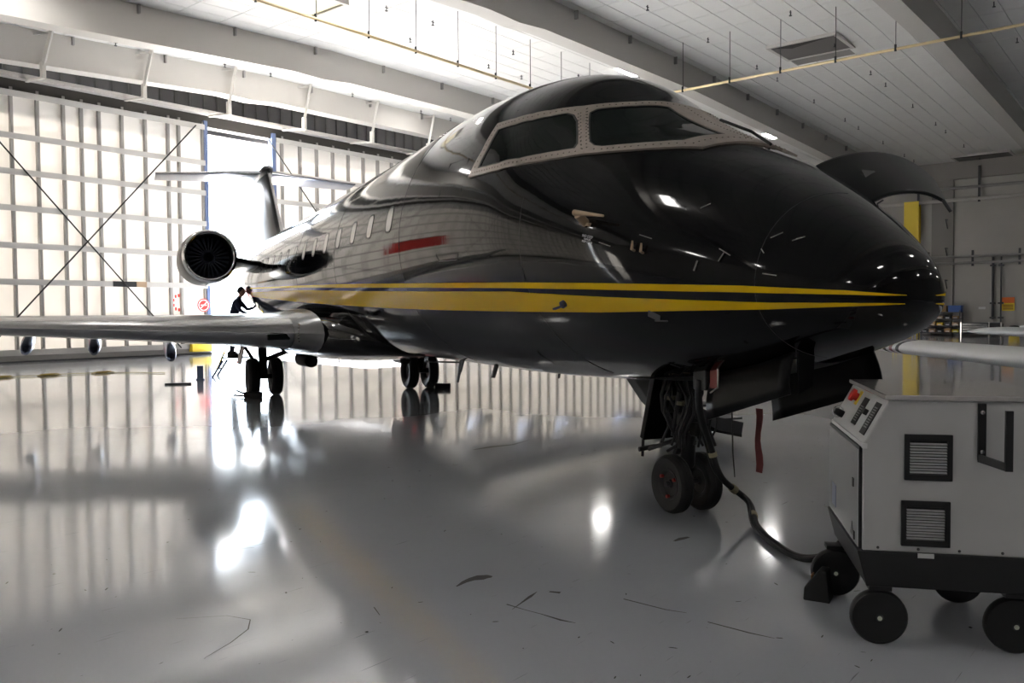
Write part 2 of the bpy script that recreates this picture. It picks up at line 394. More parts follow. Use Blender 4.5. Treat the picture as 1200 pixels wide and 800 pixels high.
# brackets from the first beam to the track
for i, u in enumerate([-2.2, 1.4, 4.9, 8.45, 12.0, 15.5, 19.0, 22.65, 26.5, 30.2, 34]):
    nm = {12.0: 'leftmost visible', 15.5: 'second from the left', 19.0: 'above the open doorway', 22.65: 'just right of the open doorway', 26.5: 'fifth from the left', 30.2: 'nearest the jet roof', -2.2: 'first from the left wall', 1.4: 'second from the left wall', 4.9: 'third from the left wall', 8.45: 'fourth from the left wall', 34: 'hidden behind the jet roof'}[u]
    e = empty('track_bracket', W(u * .952, 29.0, 9.2), YAW, label='white steel bracket from roof beam to door track, ' + nm, cat='bracket', group='brackets holding the door track')
    zt = zc(u * .952) - 9.2
    MB().box(-.07, .07, -.07, .07, 0, .50).obj('post', BEAM, e)
    MB().bar((0, -.02, .42), (.20, -.22, zt - .02), .10, .10).obj('strut', BEAM, e)
    MB().bar((.20, -.20, zt - .08), (-.22, .10, zt - .16), .06, .06).obj('tie', BEAM, e)
    MB().bar((0, 0, .03), (.12, 1.62, .22), .10, .07).obj('arm', BEAM, e)

# ceiling fixtures
lamps = [(42.3, 17.6), (28.5, 17.6), (14.7, 17.6), (-4.5, 18.5), (8.8, 23.2), (27.2, 27.3), (41, 27.3)]
lamps += [(-11, 11.5), (-11, 5.9), (2, 5.9)] + [(u, v) for v in (-5, -15.5) for u in (-11, 2, 13.5, 28.5, 42.3)]  # far-left lamp and rows behind the camera are unseen, added for light
proto = None
for (u, v) in lamps:
    lab = {(42.3, 17.6): 'lit rectangular ceiling light just right of the cockpit windshield', (28.5, 17.6): 'ceiling light peeping over the cockpit roof',
           (27.2, 27.3): 'faint ceiling light above the sliding door brackets'}.get((u, v), 'ceiling light in the row %s, %s from the left wall' % ({17.6: 'over the jet', 18.5: 'left of the jet', 23.2: 'just inside the left door', 11.5: 'added left of the camera to brighten the floor', 27.3: 'along the doors', 5.9: 'just ahead of the camera', -5: 'added unseen behind the camera', -15.5: 'added unseen along the back wall'}[v], {-11: 'first', .9: 'second', .4: 'second', 2: 'second', -4.5: 'first', 8.8: 'second', 14.7: 'third', 14.2: 'third', 13.5: 'third', 27.2: 'fourth', 28.5: 'fourth', 41: 'fifth', 42.3: 'fifth', 52: 'sixth'}[u]))
    if proto is None:
        proto = empty('ceiling_light', label=lab, cat='light', group='rectangular ceiling lights')
        MB().box(-.68, .68, -.25, .25, 0, .10).obj('housing', WHITE, proto)
        MB().box(-.64, .64, -.21, .21, -.05, 0).obj('diffuser', LAMPM, proto)
        e = proto
    else:
        e = copy_tree(proto); e['label'] = lab
    e.location = W(u, v, zc(u) - .14); e.rotation_euler = HU
    if v > 12 and u > 10:
        for ch in e.children:
            if ch.name.startswith('diffuser'):
                ch.data = ch.data.copy(); ch.data.materials[0] = LAMPD
# sprinkler pipes with hanger rods
def pipe_run(lab, a, b, z, rods, m=PIPEC, r=.045):
    e = empty('sprinkler_pipe', (0, 0, 0), YAW, label=lab, cat='pipe', group='ceiling sprinkler pipes')
    MB().tube([(*a, z), (*b, z)], r, 10).obj('pipe', m, e, smooth=True)
    rd = None
    for (x, y) in rods:
        h = zc(x) - z
        if rd is None:
            rd = MB().tube([(0, 0, .02), (0, 0, 1)], .012, 5).obj('hanger_rod', STEEL, e); o = rd
        else: o = share(rd, 'hanger_rod', e)
        o.location = (x, y, z); o.scale = (1, 1, h)
        MB().tube([(x - .03, y, z - .07), (x - .03, y, z + .13)], .035, 6).obj('clamp', SOOT, e)
pipe_run('cream sprinkler pipe running parallel to the sliding doors', (-8, 18.4), (26.9, 18.4), 9.4, [(u, 18.4) for u in np.arange(-6, 27, 1.83)])
pipe_run('cream sprinkler pipe running across the top right of the photo', (27.1, 18.2), (27.1, -8), 9.4, [(27.1, v) for v in np.arange(16.3, -7, -1.78)])
pipe_run('far cream sprinkler pipe seen between windshield and raised nose hatch', (30, 22.5), (55.8, 22.5), 9.35, [(u, 22.5) for u in np.arange(31, 55, 2.4)])
# sprinkler heads
sp = None; n = 0
for v in (28.6, 26.6, 21.4, 19.6, 13.6, 10.4, 5.3, 2.6):
    for u in np.arange(9.5, 54, 3.4):
        if sp is None:
            sp = MB().tube([(0, 0, 0), (0, 0, -.16)], .018, 6).lathe([(0, 0), (.05, 0), (.05, .02), (0, .02)], (0, 0, -.18), (0, 0, 1), 8).box(-.06, .06, -.012, .012, -.08, -.06).obj('sprinkler_head', STEEL, ceiling); o = sp
        else: o = share(sp, 'sprinkler_head', ceiling)
        o.location = (u + .7 * (n % 3), v, zc(u + .7 * (n % 3)) + .01); n += 1
# ------------------------------------------------------------------ the jet (local x forward from the nose wheel, y to port, z up)
NGX, NGY, HEAD = 1.35439, 6.60205, .42857
hx, hy = math.sin(HEAD), -math.cos(HEAD)
jet = empty('business_jet', (NGX, NGY, 0), math.atan2(hy, hx), label='glossy black twin-engine jet with two yellow stripes parked across the hangar', cat='aircraft')
X0 = 2.18
KT = np.array([[float(a) for a in l.split()] for l in """0 1.645 1.635 .01 1.64
.02 1.76 1.55 .13 1.64
.06 1.85 1.49 .24 1.64
.15 1.95 1.425 .36 1.645
.3 2.08 1.365 .49 1.66
.5 2.23 1.30 .63 1.70
1 2.54 1.165 .87 1.80
1.5 2.78 1.085 1.06 1.93
2 3.0 1.04 1.18 2.04
2.5 3.30 1.015 1.26 2.13
3 3.61 .99 1.315 2.20
3.5 3.72 .973 1.33 2.25
4 3.78 .96 1.335 2.28
5 3.82 .957 1.34 2.30
6.5 3.78 .957 1.34 2.30
12 3.71 .957 1.34 2.30
16.3 3.69 .96 1.33 2.30
19 3.69 1.20 1.25 2.40
21.5 3.62 1.80 1.0 2.65
24.2 3.45 2.7 .40 3.05""".split('\n')])
KX = np.sqrt(KT[:, 0])
def slopes(x, y):
    h = np.diff(x); d = np.diff(y) / h; m = np.zeros(len(x)); m[0] = d[0]; m[-1] = d[-1]
    for i in range(1, len(x) - 1):
        if d[i - 1] * d[i] > 0:
            w1 = 2 * h[i] + h[i - 1]; w2 = h[i] + 2 * h[i - 1]; m[i] = (w1 + w2) / (w1 / d[i - 1] + w2 / d[i])
    return m
KM = [slopes(KX, KT[:, j]) for j in range(1, 5)]
def dims(d):
    t = math.sqrt(max(0, min(d, 24.2))); k = int(min(max(np.searchsorted(KX, t) - 1, 0), len(KX) - 2)); h = KX[k + 1] - KX[k]; s = (t - KX[k]) / h
    return [(2 * s**3 - 3 * s**2 + 1) * KT[k, j + 1] + (s**3 - 2 * s**2 + s) * h * KM[j][k] + (-2 * s**3 + 3 * s**2) * KT[k + 1, j + 1] + (s**3 - s**2) * h * KM[j][k + 1] for j in range(4)]
def hp(x, th, off=0, side=1):     # point on the hull: x forward, th degrees up from the starboard side; side=-1 mirrors to port
    def P(x, th):
        zt, zb, wd, zm = dims(X0 - x); c, s = math.cos(math.radians(th)), math.sin(math.radians(th))
        return Vector((x, -wd * c, zm + ((zt - zm) if s > 0 else (zm - zb)) * s))
    p = P(x, th)
    if off:
        n = (P(x, th + 1) - P(x, th - 1)).cross(P(x + .01, th) - P(x - .01, th)).normalized()
        if n.dot(p - Vector((x, 0, 2.2))) < 0: n = -n
        p = p + n * off
    if side < 0: p.y = -p.y
    return p
ds = sorted(set([round(q * q, 4) for q in np.linspace(.02, 1, 26)] + [round(q, 3) for q in np.arange(1.06, 6.5, .09)] + [round(q, 3) for q in np.arange(6.5, 24.2, .3)] + [24.2]))
NR = 128
rings = [[hp(X0 - d, 360 * k / NR) for k in range(NR)] for d in ds]
MB().loft(rings).obj('fuselage', BLACK, jet, smooth=True)
def patch(name, corners, nu, nv, off, m, side=1, parent=None, smooth=True, rim=.0, **kw):
    # corners: two polylines (lower, upper) of (x, th); ruled between them and laid on the hull
    def samp(pl, t):
        q = t * (len(pl) - 1); i = min(int(q), len(pl) - 2); f = q - i
        return pl[i][0] + (pl[i + 1][0] - pl[i][0]) * f, pl[i][1] + (pl[i + 1][1] - pl[i][1]) * f
    mb = MB(); vs = []
    for j in range(nv + 1):
        for i in range(nu + 1):
            a = samp(corners[0], i / nu); b = samp(corners[1], i / nu); f = j / nv
            vs.append(hp(a[0] + (b[0] - a[0]) * f, a[1] + (b[1] - a[1]) * f, off, side))
    k = nu + 1
    mb.add(vs, [(j * k + i, j * k + i + 1, (j + 1) * k + i + 1, (j + 1) * k + i) for j in range(nv) for i in range(nu)])
    if rim:
        n = len(mb.v); low = [hp_in(v, rim) for v in vs]; mb.v += [tuple(v) for v in low]
        edge = [i for i in range(nu + 1)] + [j * k + nu for j in range(1, nv + 1)] + [nv * k + i for i in range(nu - 1, -1, -1)] + [j * k for j in range(nv - 1, 0, -1)]
        for a, b in zip(edge, edge[1:] + edge[:1]): mb.f.append((a, b, n + b, n + a))
    return mb.obj(name, m, parent or jet, smooth=('auto' if rim else smooth), **kw)
def hp_in(v, r):
    c = Vector((v.x, 0, 2.2)); return v + (c - v).normalized() * r
# yellow stripes
S1 = [(2.165, 1.652, 1.648), (2.12, 1.662, 1.648), (2.0, 1.68, 1.656), (1.52, 1.72, 1.68), (.47, 1.77, 1.725), (-.58, 1.81, 1.765), (-2.5, 1.87, 1.825), (-6.05, 1.98, 1.93), (-8.7, 2.05, 2.01), (-12, 2.13, 2.09), (-15.5, 2.21, 2.18)]
S2 = [(2.160, 1.606, 1.602), (2.12, 1.609, 1.597), (2.0, 1.612, 1.592), (1.65, 1.62, 1.58), (.42, 1.68, 1.57), (-.65, 1.74, 1.58), (-2.6, 1.79, 1.605), (-4.8, 1.85, 1.65), (-8.8, 1.97, 1.76), (-12, 2.04, 1.87), (-15.5, 2.10, 2.0)]
def zth(x, z):
    zt, zb, wd, zm = dims(X0 - x); s = (z - zm) / ((zt - zm) if z > zm else (zm - zb)); return math.degrees(math.asin(max(-1, min(1, s))))
for side in (1, -1):
    for S in (S1, S2):
        dense = []
        for (xa, ta, ba), (xb, tb, bb) in zip(S, S[1:]):
            n = max(2, int(abs(xb - xa) / .12))
            for i in range(n):
                f = i / n; dense.append((xa + (xb - xa) * f, ta + (tb - ta) * f, ba + (bb - ba) * f))
        dense.append(S[-1])
        lo = [(x, zth(x, b)) for x, t_, b in dense]; hi = [(x, zth(x, t_)) for x, t_, b in dense]
        patch('stripe', (lo, hi), len(dense) - 1, 3, .004, YELLOW, side, label='yellow stripe along the black hull')
# cockpit glazing: bare metal frame ring, post, glass
SIDE_IN = [(-1.22, 22.1), (-1.183, 29.2), (-1.192, 37.5), (-0.911, 39.4), (-0.704, 42.5), (-0.558, 47.3), (-0.451, 52.4), (-0.383, 53.4), (-0.294, 51.9), (-0.165, 47.1), (-0.076, 43.1), (-0.066, 40.6), (-0.197, 36.5), (-0.352, 32.6), (-0.565, 27.6), (-0.833, 23.9), (-1.03, 22.75)]
SIDE_OUT = [(-1.37, 19.1), (-1.28, 28.8), (-1.29, 40.5), (-0.996, 42.2), (-0.769, 44.8), (-0.611, 49.2), (-0.501, 54.2), (-0.459, 56.5), (-0.413, 58.9), (-0.123, 48.3), (0.053, 40.4), (-0.006, 38.4), (-0.148, 34.0), (-0.308, 30.2), (-0.58, 24.7), (-0.82, 21.5), (-1.08, 20.0)]
FR_IN = [(-0.246, 55.4), (-0.304, 57.8), (-0.299, 61.2), (-0.221, 67.3), (-0.163, 74.1), (-0.135, 81.8), (-.11, 87.0), (.22, 87.0), (.60, 85.6), (0.595, 66.4), (0.486, 60.4), (0.317, 53.4), (0.132, 46.7), (0.066, 45.5), (-0.003, 46.1), (-0.12, 50.7)]
FR_OUT = [(-0.278, 54.3), (-0.413, 58.9), (-0.356, 63.2), (-0.281, 69.3), (-0.228, 76.2), (-0.214, 84.4), (-.21, 104), (.22, 104), (.80, 101), (0.775, 66.5), (0.557, 56.8), (0.38, 50.3), (0.181, 44.2), (0.126, 42.5), (0.053, 40.4), (-0.155, 49.6)]
FR_IN2 = [(x, min(t_, 70)) for x, t_ in FR_IN]; FR_OUT2 = [(x, min(t_, 75.5)) for x, t_ in FR_OUT]
def ring(name, inn, out, off, m, side, lab=None, sub=6, thick=.0, par=None):
    mb = MB(); n = len(inn); rows = []
    def dens(pl): return [(pl[i][0] + (pl[(i + 1) % n][0] - pl[i][0]) * f / sub, pl[i][1] + (pl[(i + 1) % n][1] - pl[i][1]) * f / sub) for i in range(n) for f in range(sub)]
    A, B = dens(out), dens(inn); nn = len(A)
    fr = [(0, -.012), (0, off)] + [(q, off) for q in (.33, .66, 1)] + [(1, -.012)]
    for f, o_ in fr: rows.append([hp(a[0] + (b[0] - a[0]) * f, a[1] + (b[1] - a[1]) * f, o_, side) for a, b in zip(A, B)])
    mb.loft(rows, cap=False); return mb.obj(name, m, par or jet, smooth='auto', label=lab)
def fill(name, pl, off, m, side, par=None, lab=None, sub=6):
    n = len(pl); A = [(pl[i][0] + (pl[(i + 1) % n][0] - pl[i][0]) * f / sub, pl[i][1] + (pl[(i + 1) % n][1] - pl[i][1]) * f / sub) for i in range(n) for f in range(sub)]
    cx = sum(p[0] for p in A) / len(A); ct = sum(p[1] for p in A) / len(A)
    mb = MB(); rows = [[hp(cx + (a[0] - cx) * f, ct + (a[1] - ct) * f, off, side) for a in A] for f in (1, .75, .5, .25, .02)]
    mb.loft(rows, cap=False); mb.f.append(tuple(range(4 * len(A), 5 * len(A)))); return mb.obj(name, m, par or jet, smooth=True, label=lab)
def shrink(pl, k):
    cx = sum(p[0] for p in pl) / len(pl); ct = sum(p[1] for p in pl) / len(pl); return [(cx + (x - cx) * k, ct + (t_ - ct) * k) for x, t_ in pl]
S_FI, S_FO = FR_IN, FR_OUT
for side in (1, -1):
    FR_IN, FR_OUT = (S_FI, S_FO) if side > 0 else (FR_IN2, FR_OUT2)
    f1 = ring('window_frame', SIDE_IN, SIDE_OUT, .016, BARE, side, 'bare riveted metal frame round the cockpit side window')
    f2 = ring('window_frame', FR_IN, FR_OUT, .016, BARE, side, 'bare riveted metal frame round the windshield')
    ring('seal', shrink(SIDE_IN, .955), SIDE_IN, .012, SEAL, side, par=f1); ring('seal', shrink(FR_IN, .965), FR_IN, .012, SEAL, side, par=f2)
    fill('side_glass', shrink(SIDE_IN, .96), .006, GLASS, side, lab='dark cockpit side window'); fill('windshield', shrink(FR_IN, .97), .006, GLASS, side, lab='dark front windshield pane')
    for inn, out, fr in ((SIDE_IN, SIDE_OUT, f1), (FR_IN, FR_OUT, f2)):
        rv = MB(); n = len(inn)
        for i in range(n):
            (xa, ta), (xb, tb) = [(a[0] * .5 + b[0] * .5, a[1] * .5 + b[1] * .5) for a, b in ((inn[i], out[i]), (inn[(i + 1) % n], out[(i + 1) % n]))]
            L = (hp(xa, ta) - hp(xb, tb)).length; k = max(1, int(L / .045))
            for j in range(k):
                for da in ((-.0,) if L > .0 else ()):
                    x, t_ = xa + (xb - xa) * j / k, ta + (tb - ta) * j / k
                    p = hp(x, t_, .0165, side); q_ = hp(x, t_, .0205, side); rv.lathe([(.007, 0), (.005, .003), (0.001, .004)], p, (q_ - p), 6)
        rv.obj('rivets', RIVET, fr, kind='stuff')
    # double row of rivets on the post between the panes
    rv = MB()
    for j in range(11):
        for c in (-2.2, 2.2):
            x = -.36 + .36 * j / 10; t_ = 56.6 - 12.6 * j / 10 + c
            p = hp(x, t_, .0165, side); q_ = hp(x, t_, .0205, side); rv.lathe([(.007, 0), (.005, .003), (.001, .004)], p, (q_ - p), 6)
    rv.obj('rivets', RIVET, f2, kind='stuff')
# wiper, standing on the far windshield
MB().tube([hp(.80, 98, .02, 1), hp(.5, 101, .05, 1), hp(.0, 106, .03, 1)], .012, 6).obj('wiper_arm', SOOT, jet)
# cabin windows
WB = mat('window_blind', (.62, .60, .56), .25, 0, .5)
for side in (1, -1):
    for i in range(13):
        x = -3.64 - .828 * i
        lo, hi = zth(x, 2.46), zth(x, 2.76); hw = .125
        outl = [(x + hw * sgn(math.cos(q)) * abs(math.cos(q)) ** .6, (lo + hi) / 2 + (hi - lo) / 2 * sgn(math.sin(q)) * abs(math.sin(q)) ** .6) for q in np.linspace(0, 2 * PI, 17)[:-1]] if False else None
        pts = []
        for k in range(16):
            q = 2 * PI * k / 16; c, s = math.cos(q), math.sin(q)
            pts.append((x + hw * math.copysign(abs(c) ** .6, c), (lo + hi) / 2 + (hi - lo) / 2 * math.copysign(abs(s) ** .6, s)))
        wf = ring('cabin_window', shrink(pts, .86), pts, .003, BLACK2, side, sub=1)
        fill('pane', shrink(pts, .88), -.006 + .008, WB if i < 7 else GLASS, side, par=wf, sub=1)
# seams: radome joint, service door outline, hatch outline
def seam(pts, name='panel_seam', r=.004, m=SOOT, off=.001, side=1): MB().tube([hp(x, t_, off, side) for x, t_ in pts], r, 4, cap=False).obj(name, m, jet)
SEAMM = mat('seam', (.035, .035, .037), .4)
seam([(1.60, t_) for t_ in range(-80, 100, 6)], 'radome_seam', .002, SEAMM)
dr = [(-2.05, -8), (-2.05, 15), (-2.0, 27), (-1.55, 27), (-1.5, 15), (-1.5, -8), (-1.55, -10), (-2.0, -10), (-2.05, -8)]
seam(dr, 'service_door_seam', .004, SEAMM)
seam([(-5.9, 5), (-5.9, 30)], 'panel_seam', .003, SEAMM)
for x in (-.35, -3.2, -6.3, -9.2): seam([(x, t_) for t_ in list(range(-70, 18 if x > -1 else 80, 5))], 'panel_seam', .0022, SEAMM)
# latches, probes, markings on the nose
LAT = mat('latch', (.42, .40, .36), .3, .6)
for x, t_, l, a_ in ((1.25, 2.5, .06, 75), (1.39, 9.5, .07, 70), (1.64, 8, .045, 5)):
    p = hp(x, t_, .004); q_ = hp(x + .065 * math.cos(math.radians(a_)), t_ + 5.4 * math.sin(math.radians(a_)), .004)
    MB().bar(p, q_, .030, .006, (q_ - p).cross(Vector((0, 0, 1))).cross(q_ - p)).obj('latch', LAT, jet)
for x, t_, x2, t2 in ((1.17, 33, 1.21, 37), (1.62, 30, 1.66, 36), (1.72, 33, 1.76, 39), (1.45, 14, 1.38, 16), (.86, 12.8, .95, 12.6), (1.62, 20, 1.6, 22), (.55, 5, .65, 4.5)):
    MB().tube([hp(x, t_, .003), hp(x2, t2, .003)], .0035, 5).obj('scratch', LAT, jet)
pb = MB().tube([hp(.40, 11.8, .0), hp(.40, 13.5, .09)], .03, 10).tube([hp(.36, 14, .09), hp(.62, 15.5, .09)], [.022, .008], 10).bar(hp(.36, 11.5, .004), hp(.45, 11.6, .004), .035, .02)
pb.obj('pitot_probe', TAN, jet, smooth='auto', label='tan pitot probe')
for x in (.84, .905): MB().tube([hp(x, 5.2, .0), hp(x, 5.6, .03), hp(x, 9.2, .035)], [.009, .011, .006], 8).obj('drain_probe', TAN, jet)
MB().lathe([(0.001, 0), (.028, .004), (.028, .03), (.001, .034)], hp(.06, -24.5, 0), hp(.06, -24.5, .1) - hp(.06, -24.5, 0), 14).bar(hp(.06, -25, .02), hp(-.03, -26, .05), .03, .012).obj('angle_vane', SOOT, jet, smooth='auto')
MB().bar(hp(.86, -24.5, .002), hp(.93, -27, .002), .05, .004, hp(.9, -25, .1) - hp(.9, -25)).bar(hp(.88, -28.5, .002), hp(.98, -28, .002), .01, .004, hp(.9, -25, .1) - hp(.9, -25)).obj('static_port', mat('port_grey', (.12, .12, .12), .5), jet)
def hull_text(s, x, th, size):
    p = hp(x, th, .003); t1 = (hp(x + .02, th) - hp(x - .02, th)).normalized(); t2 = (hp(x, th + 1) - hp(x, th - 1)); t2 = (t2 - t1 * t2.dot(t1)).normalized()
    R_ = Matrix((t1, t2, t1.cross(t2))).transposed().to_euler()
    text(s, size, INK, jet, p, R_, 'marking', .0006, label='small white stencilled words on the nose')
hull_text('NO STEP', .44, 6.3, .027); hull_text('DANGER', .44, 5.05, .017); hull_text('KEEP CLEAR', .44, 3.95, .019)
# roof antenna and belly antennas
def blade(x, y, z0, h, c0, c1, sweep, m=SOOT, name='antenna', sy=0):
    t_ = .012; r0 = [(x + c0 / 2, y, z0), (x, y + t_, z0), (x - c0 / 2, y, z0), (x, y - t_, z0)]
    xe = x + sweep; r1 = [(xe + c1 / 2, y + sy, z0 + h), (xe, y + sy + t_, z0 + h), (xe - c1 / 2, y + sy, z0 + h), (xe, y + sy - t_, z0 + h)]
    MB().loft([r0, r1]).obj(name, m, jet)
blade(-6.7, 0, 3.76, .13, .16, .10, -.06)
blade(-4.85, 0, .98, -.33, .16, .09, -.16); blade(-4.4, -.15, .98, -.16, .1, .06, -.10)
blade(-3.68, 0, .98, -.19, .15, .13, -.14); blade(-2.1, 0, .98, -.08, .07, .05, -.02); blade(-9.3, -.6, .84, -.14, .07, .07, 0)
MB().tube([(-6.3, 0, .86), (-4.9, 0, .92)], .012, 6).obj('drain_line', SOOT, jet); MB().tube([(-3.6, 0, .955), (-2.7, 0, .945)], .01, 6).obj('drain_line', SOOT, jet)
# wing fairing under and beside the hull
rg = []
for x, hw, zb, zt in ((-5.9, .55, 1.02, 1.25), (-6.5, 1.02, .93, 1.50), (-7.3, 1.32, .85, 1.62), (-8.3, 1.52, .78, 1.66), (-10, 1.58, .73, 1.66), (-12, 1.55, .73, 1.62), (-13.5, 1.35, .80, 1.55), (-15, .8, .98, 1.4)):
    r = []
    for k in range(40):
        q = 2 * PI * k / 40; c, s = math.cos(q), math.sin(q)
        r.append((x, hw * math.copysign(abs(c) ** .8, c), (zb + zt) / 2 + (zt - zb) / 2 * math.copysign(abs(s) ** .75, s)))
    rg.append(r)
MB().loft(rg).obj('wing_fairing', BLACK, jet, smooth=True)
# wings
WST = [(1.30, -7.15, 5.6, 1.27, .13), (1.62, -7.85, 4.9, 1.275, .125), (2.6, -8.38, 4.25, 1.30, .12), (3.8, -9.05, 3.5, 1.33, .115), (5.83, -10.12, 2.75, 1.385, .11), (8, -11.27, 2.05, 1.50, .105), (10.15, -12.42, 1.35, 1.62, .10)]
def foil(c, x, y, z, tk, a0=0, a1=1, n=14):
    up_, lo_ = [], []
    for i in range(n + 1):
        s = (1 - math.cos(PI * i / n)) / 2; s = a0 + (a1 - a0) * s
        t_ = 5 * tk * (.2969 * math.sqrt(s) - .126 * s - .3516 * s * s + .2843 * s**3 - .1015 * s**4); cam_ = .012 * math.sin(PI * s)
        up_.append((x - s * c, y, z + (cam_ + t_ * .92) * c)); lo_.append((x - s * c, y, z + (cam_ - t_ * 1.08) * c))
    return up_ + lo_[::-1]
for sgn_ in (-1, 1):
    wng = MB().loft([foil(c, le, sgn_ * y, z, tk) for y, le, c, z, tk in WST]).obj('wing', SILVER if False else mat('wing_grey', (.20, .20, .205), .28, .7, .2), jet, smooth='auto')
    le = [(y, x + .012, c, z, tk) for y, x, c, z, tk in WST if y > 1.5]
    rg = []
    for y, x, c, z, tk in le:
        f = foil(c * 1.0, x, sgn_ * y, z, tk * 1.03, 0, .085, 8); rg.append(f)
    MB().loft(rg, closed=False, cap=False).obj('leading_edge', SILVER, wng, smooth=True, label='bright bare metal leading edge')
    MB().loft([[(-7.55 - 1.1 * (y - 1.62) / .98 * .5 - .0, sgn_ * y, z) for z in (1.16, 1.22)] for y in (1.7, 2.0)], closed=False, cap=False)
    for y, x in ((3.25, -12.3), (4.55, -12.35), (5.65, -12.5), (7.6, -13.0)):
        zc_ = 1.24 + .025 * (y - 3) - (.22 if y < 4 else .10)
        pod = [(.012, .62), (.07, .55), (.105, .35), (.115, 0), (.10, -.5), (.05, -.85), (.01, -.95)]
        MB().lathe(pod, (x + .2, sgn_ * y, zc_ - .13), (1, 0, -.25), 16).obj('flap_fairing', CHROME if False else mat('fairing_blue_grey', (.16, .19, .30), .2, .7), wng, smooth=True)
    bolts = MB()
    for q in np.linspace(-.9, 1.0, 7): bolts.lathe([(.001, .006), (.014, .004), (.014, 0)], (-7.42 + .06 * q * q, sgn_ * (1.62 + .02), 1.28 + .13 * q), (1, -.0, 0), 8)
    bolts.obj('bolts', CHROME, wng, kind='stuff')
    MB().box(-7.98, -7.9, sgn_ * 1.85 - .17, sgn_ * 1.85 + .17, 1.17, 1.27).obj('landing_light', GLASS, wng, bevel=.015)
# tail
def slab_foil(pts, name, m, tk=.10, par=jet, axis='z'):
    rg = []
    for le_, c, a_, b_ in pts:                      # le x, chord, lateral, height
        r = []
        for i in range(12):
            q = 2 * PI * i / 12; s = (1 - math.cos(q)) / 2; h = tk * c * .5 * math.sin(q) * (1.2 - .7 * s)
            r.append((le_ - s * c, a_ + (h if axis == 'z' else 0), b_ + (0 if axis == 'z' else h)))
        rg.append(r)
    return MB().loft(rg).obj(name, m, par, smooth=True)
FING = mat('fin_grey', (.10, .115, .16), .3, .6, .3)
fin = slab_foil([(-17.0, 5.2, 0, 3.35), (-18.6, 4.2, 0, 3.8), (-19.3, 3.7, 0, 4.3), (-20.9, 3.1, 0, 5.9)], 'vertical_fin', BLACK2, .09)
MB().tube([(-18.55, 0, 3.78), (-20.9, 0, 5.9)], .045, 8).obj('leading_edge', SILVER, fin)
MB().tube([(-17.0, 0, 3.55), (-18.55, 0, 3.80)], .05, 8).obj('dorsal_edge', SILVER, fin)
for s in (-1, 1):
    st_ = slab_foil([(-21.2, 2.4, 0, 5.93), (-22.75, 1.45, s * 3.1, 5.93)], 'horizontal_stabilizer', FING, .08, axis='y')
    MB().tube([(-21.18, 0, 5.93), (-22.73, s * 3.1, 5.93)], .035, 8).obj('leading_edge', SILVER, st_)
MB().lathe([(.001, .7), (.13, .5), (.19, 0), (.17, -1.2), (.02, -2.4)], (-21.4, 0, 5.95), (1, 0, 0), 14).obj('bullet_fairing', BLACK2, jet, smooth=True)
for s in (-1, 1):
    ec = Vector((-13.45, s * 2.36, 2.815)); ax = Vector((1, 0, 0))
    na = MB().lathe([(0.440, -.35), (0.458, -.06), (0.488, .03), (0.528, .02), (0.559, -.10), (0.590, -.5), (0.598, -1.2), (0.554, -2.3), (0.458, -3.0), (0.370, -3.3), (0.334, -3.3), (0.317, -2.6)], ec, ax, 48).obj('engine_nacelle', BLACK2, jet, smooth=True)
    MB().lathe([(0.444, -.30), (0.459, -.06), (0.489, .036), (0.530, .026), (0.563, -.10)], ec, ax, 48).obj('intake_lip', CHROME, na, smooth=True)
    MB().lathe([(0.449, -.34), (0.444, -.5), (0.001, -.5)], ec, ax, 32).obj('intake_duct', mat('duct', (.02, .025, .045), .35, .3), na, smooth='auto')
    fb = None
    for k in range(24):
        q = 2 * PI * k / 24
        if fb is None:
            fb = MB().loft([[(0.02, -.012, r), (.02, .02, r), (-.06, .035 + r * .09, r), (-.06, .0 + r * .06, r)] for r in (.1, .26, .43)]).obj('fan_blade', FAN, na, smooth=False); o = fb
        else: o = share(fb, 'fan_blade', na)
        o.location = ec + Vector((-.40, 0, 0)); o.rotation_euler = (q, 0, 0)
    MB().lathe([(0.001, .16), (0.044, .11), (0.097, .0), (0.123, -.08)], ec + Vector((-.37, 0, 0)), ax, 20).obj('spinner', FAN, na, smooth=True)
    rg = []
    for y, z in ((1.05, 2.68), (1.45, 2.72), (1.85, 2.80)):
        r = []
        for i in range(12):
            q = 2 * PI * i / 12; sx = (1 - math.cos(q)) / 2; r.append((-13.9 - sx * 2.6, s * y, z + .12 * math.sin(q)))
        rg.append(r)
    MB().loft(rg).obj('engine_pylon', BLACK2, jet, smooth=True)

# landing gear
def wheel(par, c, R_, wd, hub=.55, name='tire', n=40):
    ax = Vector((0, 1, 0)); h = wd / 2
    prof = [(R_ * hub, h * .70), (R_ * .72, h * .98), (R_ * .88, h), (R_ * .97, h * .72), (R_, h * .45), (R_ * .985, h * .40), (R_ * .985, h * .34), (R_, h * .30), (R_, .03 * h), (R_ * .985, 0)]
    prof = prof + [(r, -q) for r, q in prof[::-1][1:]]
    ti = MB().lathe(prof, c, ax, n).obj(name, RUBBER, par, smooth='auto')
    hb = MB().lathe([(.001, h * .55), (R_ * .12, h * .55), (R_ * .16, h * .3), (R_ * .4, h * .35), (R_ * .5, h * .72), (R_ * hub, h * .74), (R_ * hub, -h * .74), (R_ * .5, -h * .72), (R_ * .4, -h * .35), (R_ * .16, -h * .3), (R_ * .12, -h * .55), (.001, -h * .55)], c, ax, 28).obj('wheel_hub', mat('hub', (.012, .012, .013), .45, .2), par, smooth='auto')
    return ti, hb
ng = empty('nose_gear'); ng.parent = jet
ng.location = (0, 0, 0)
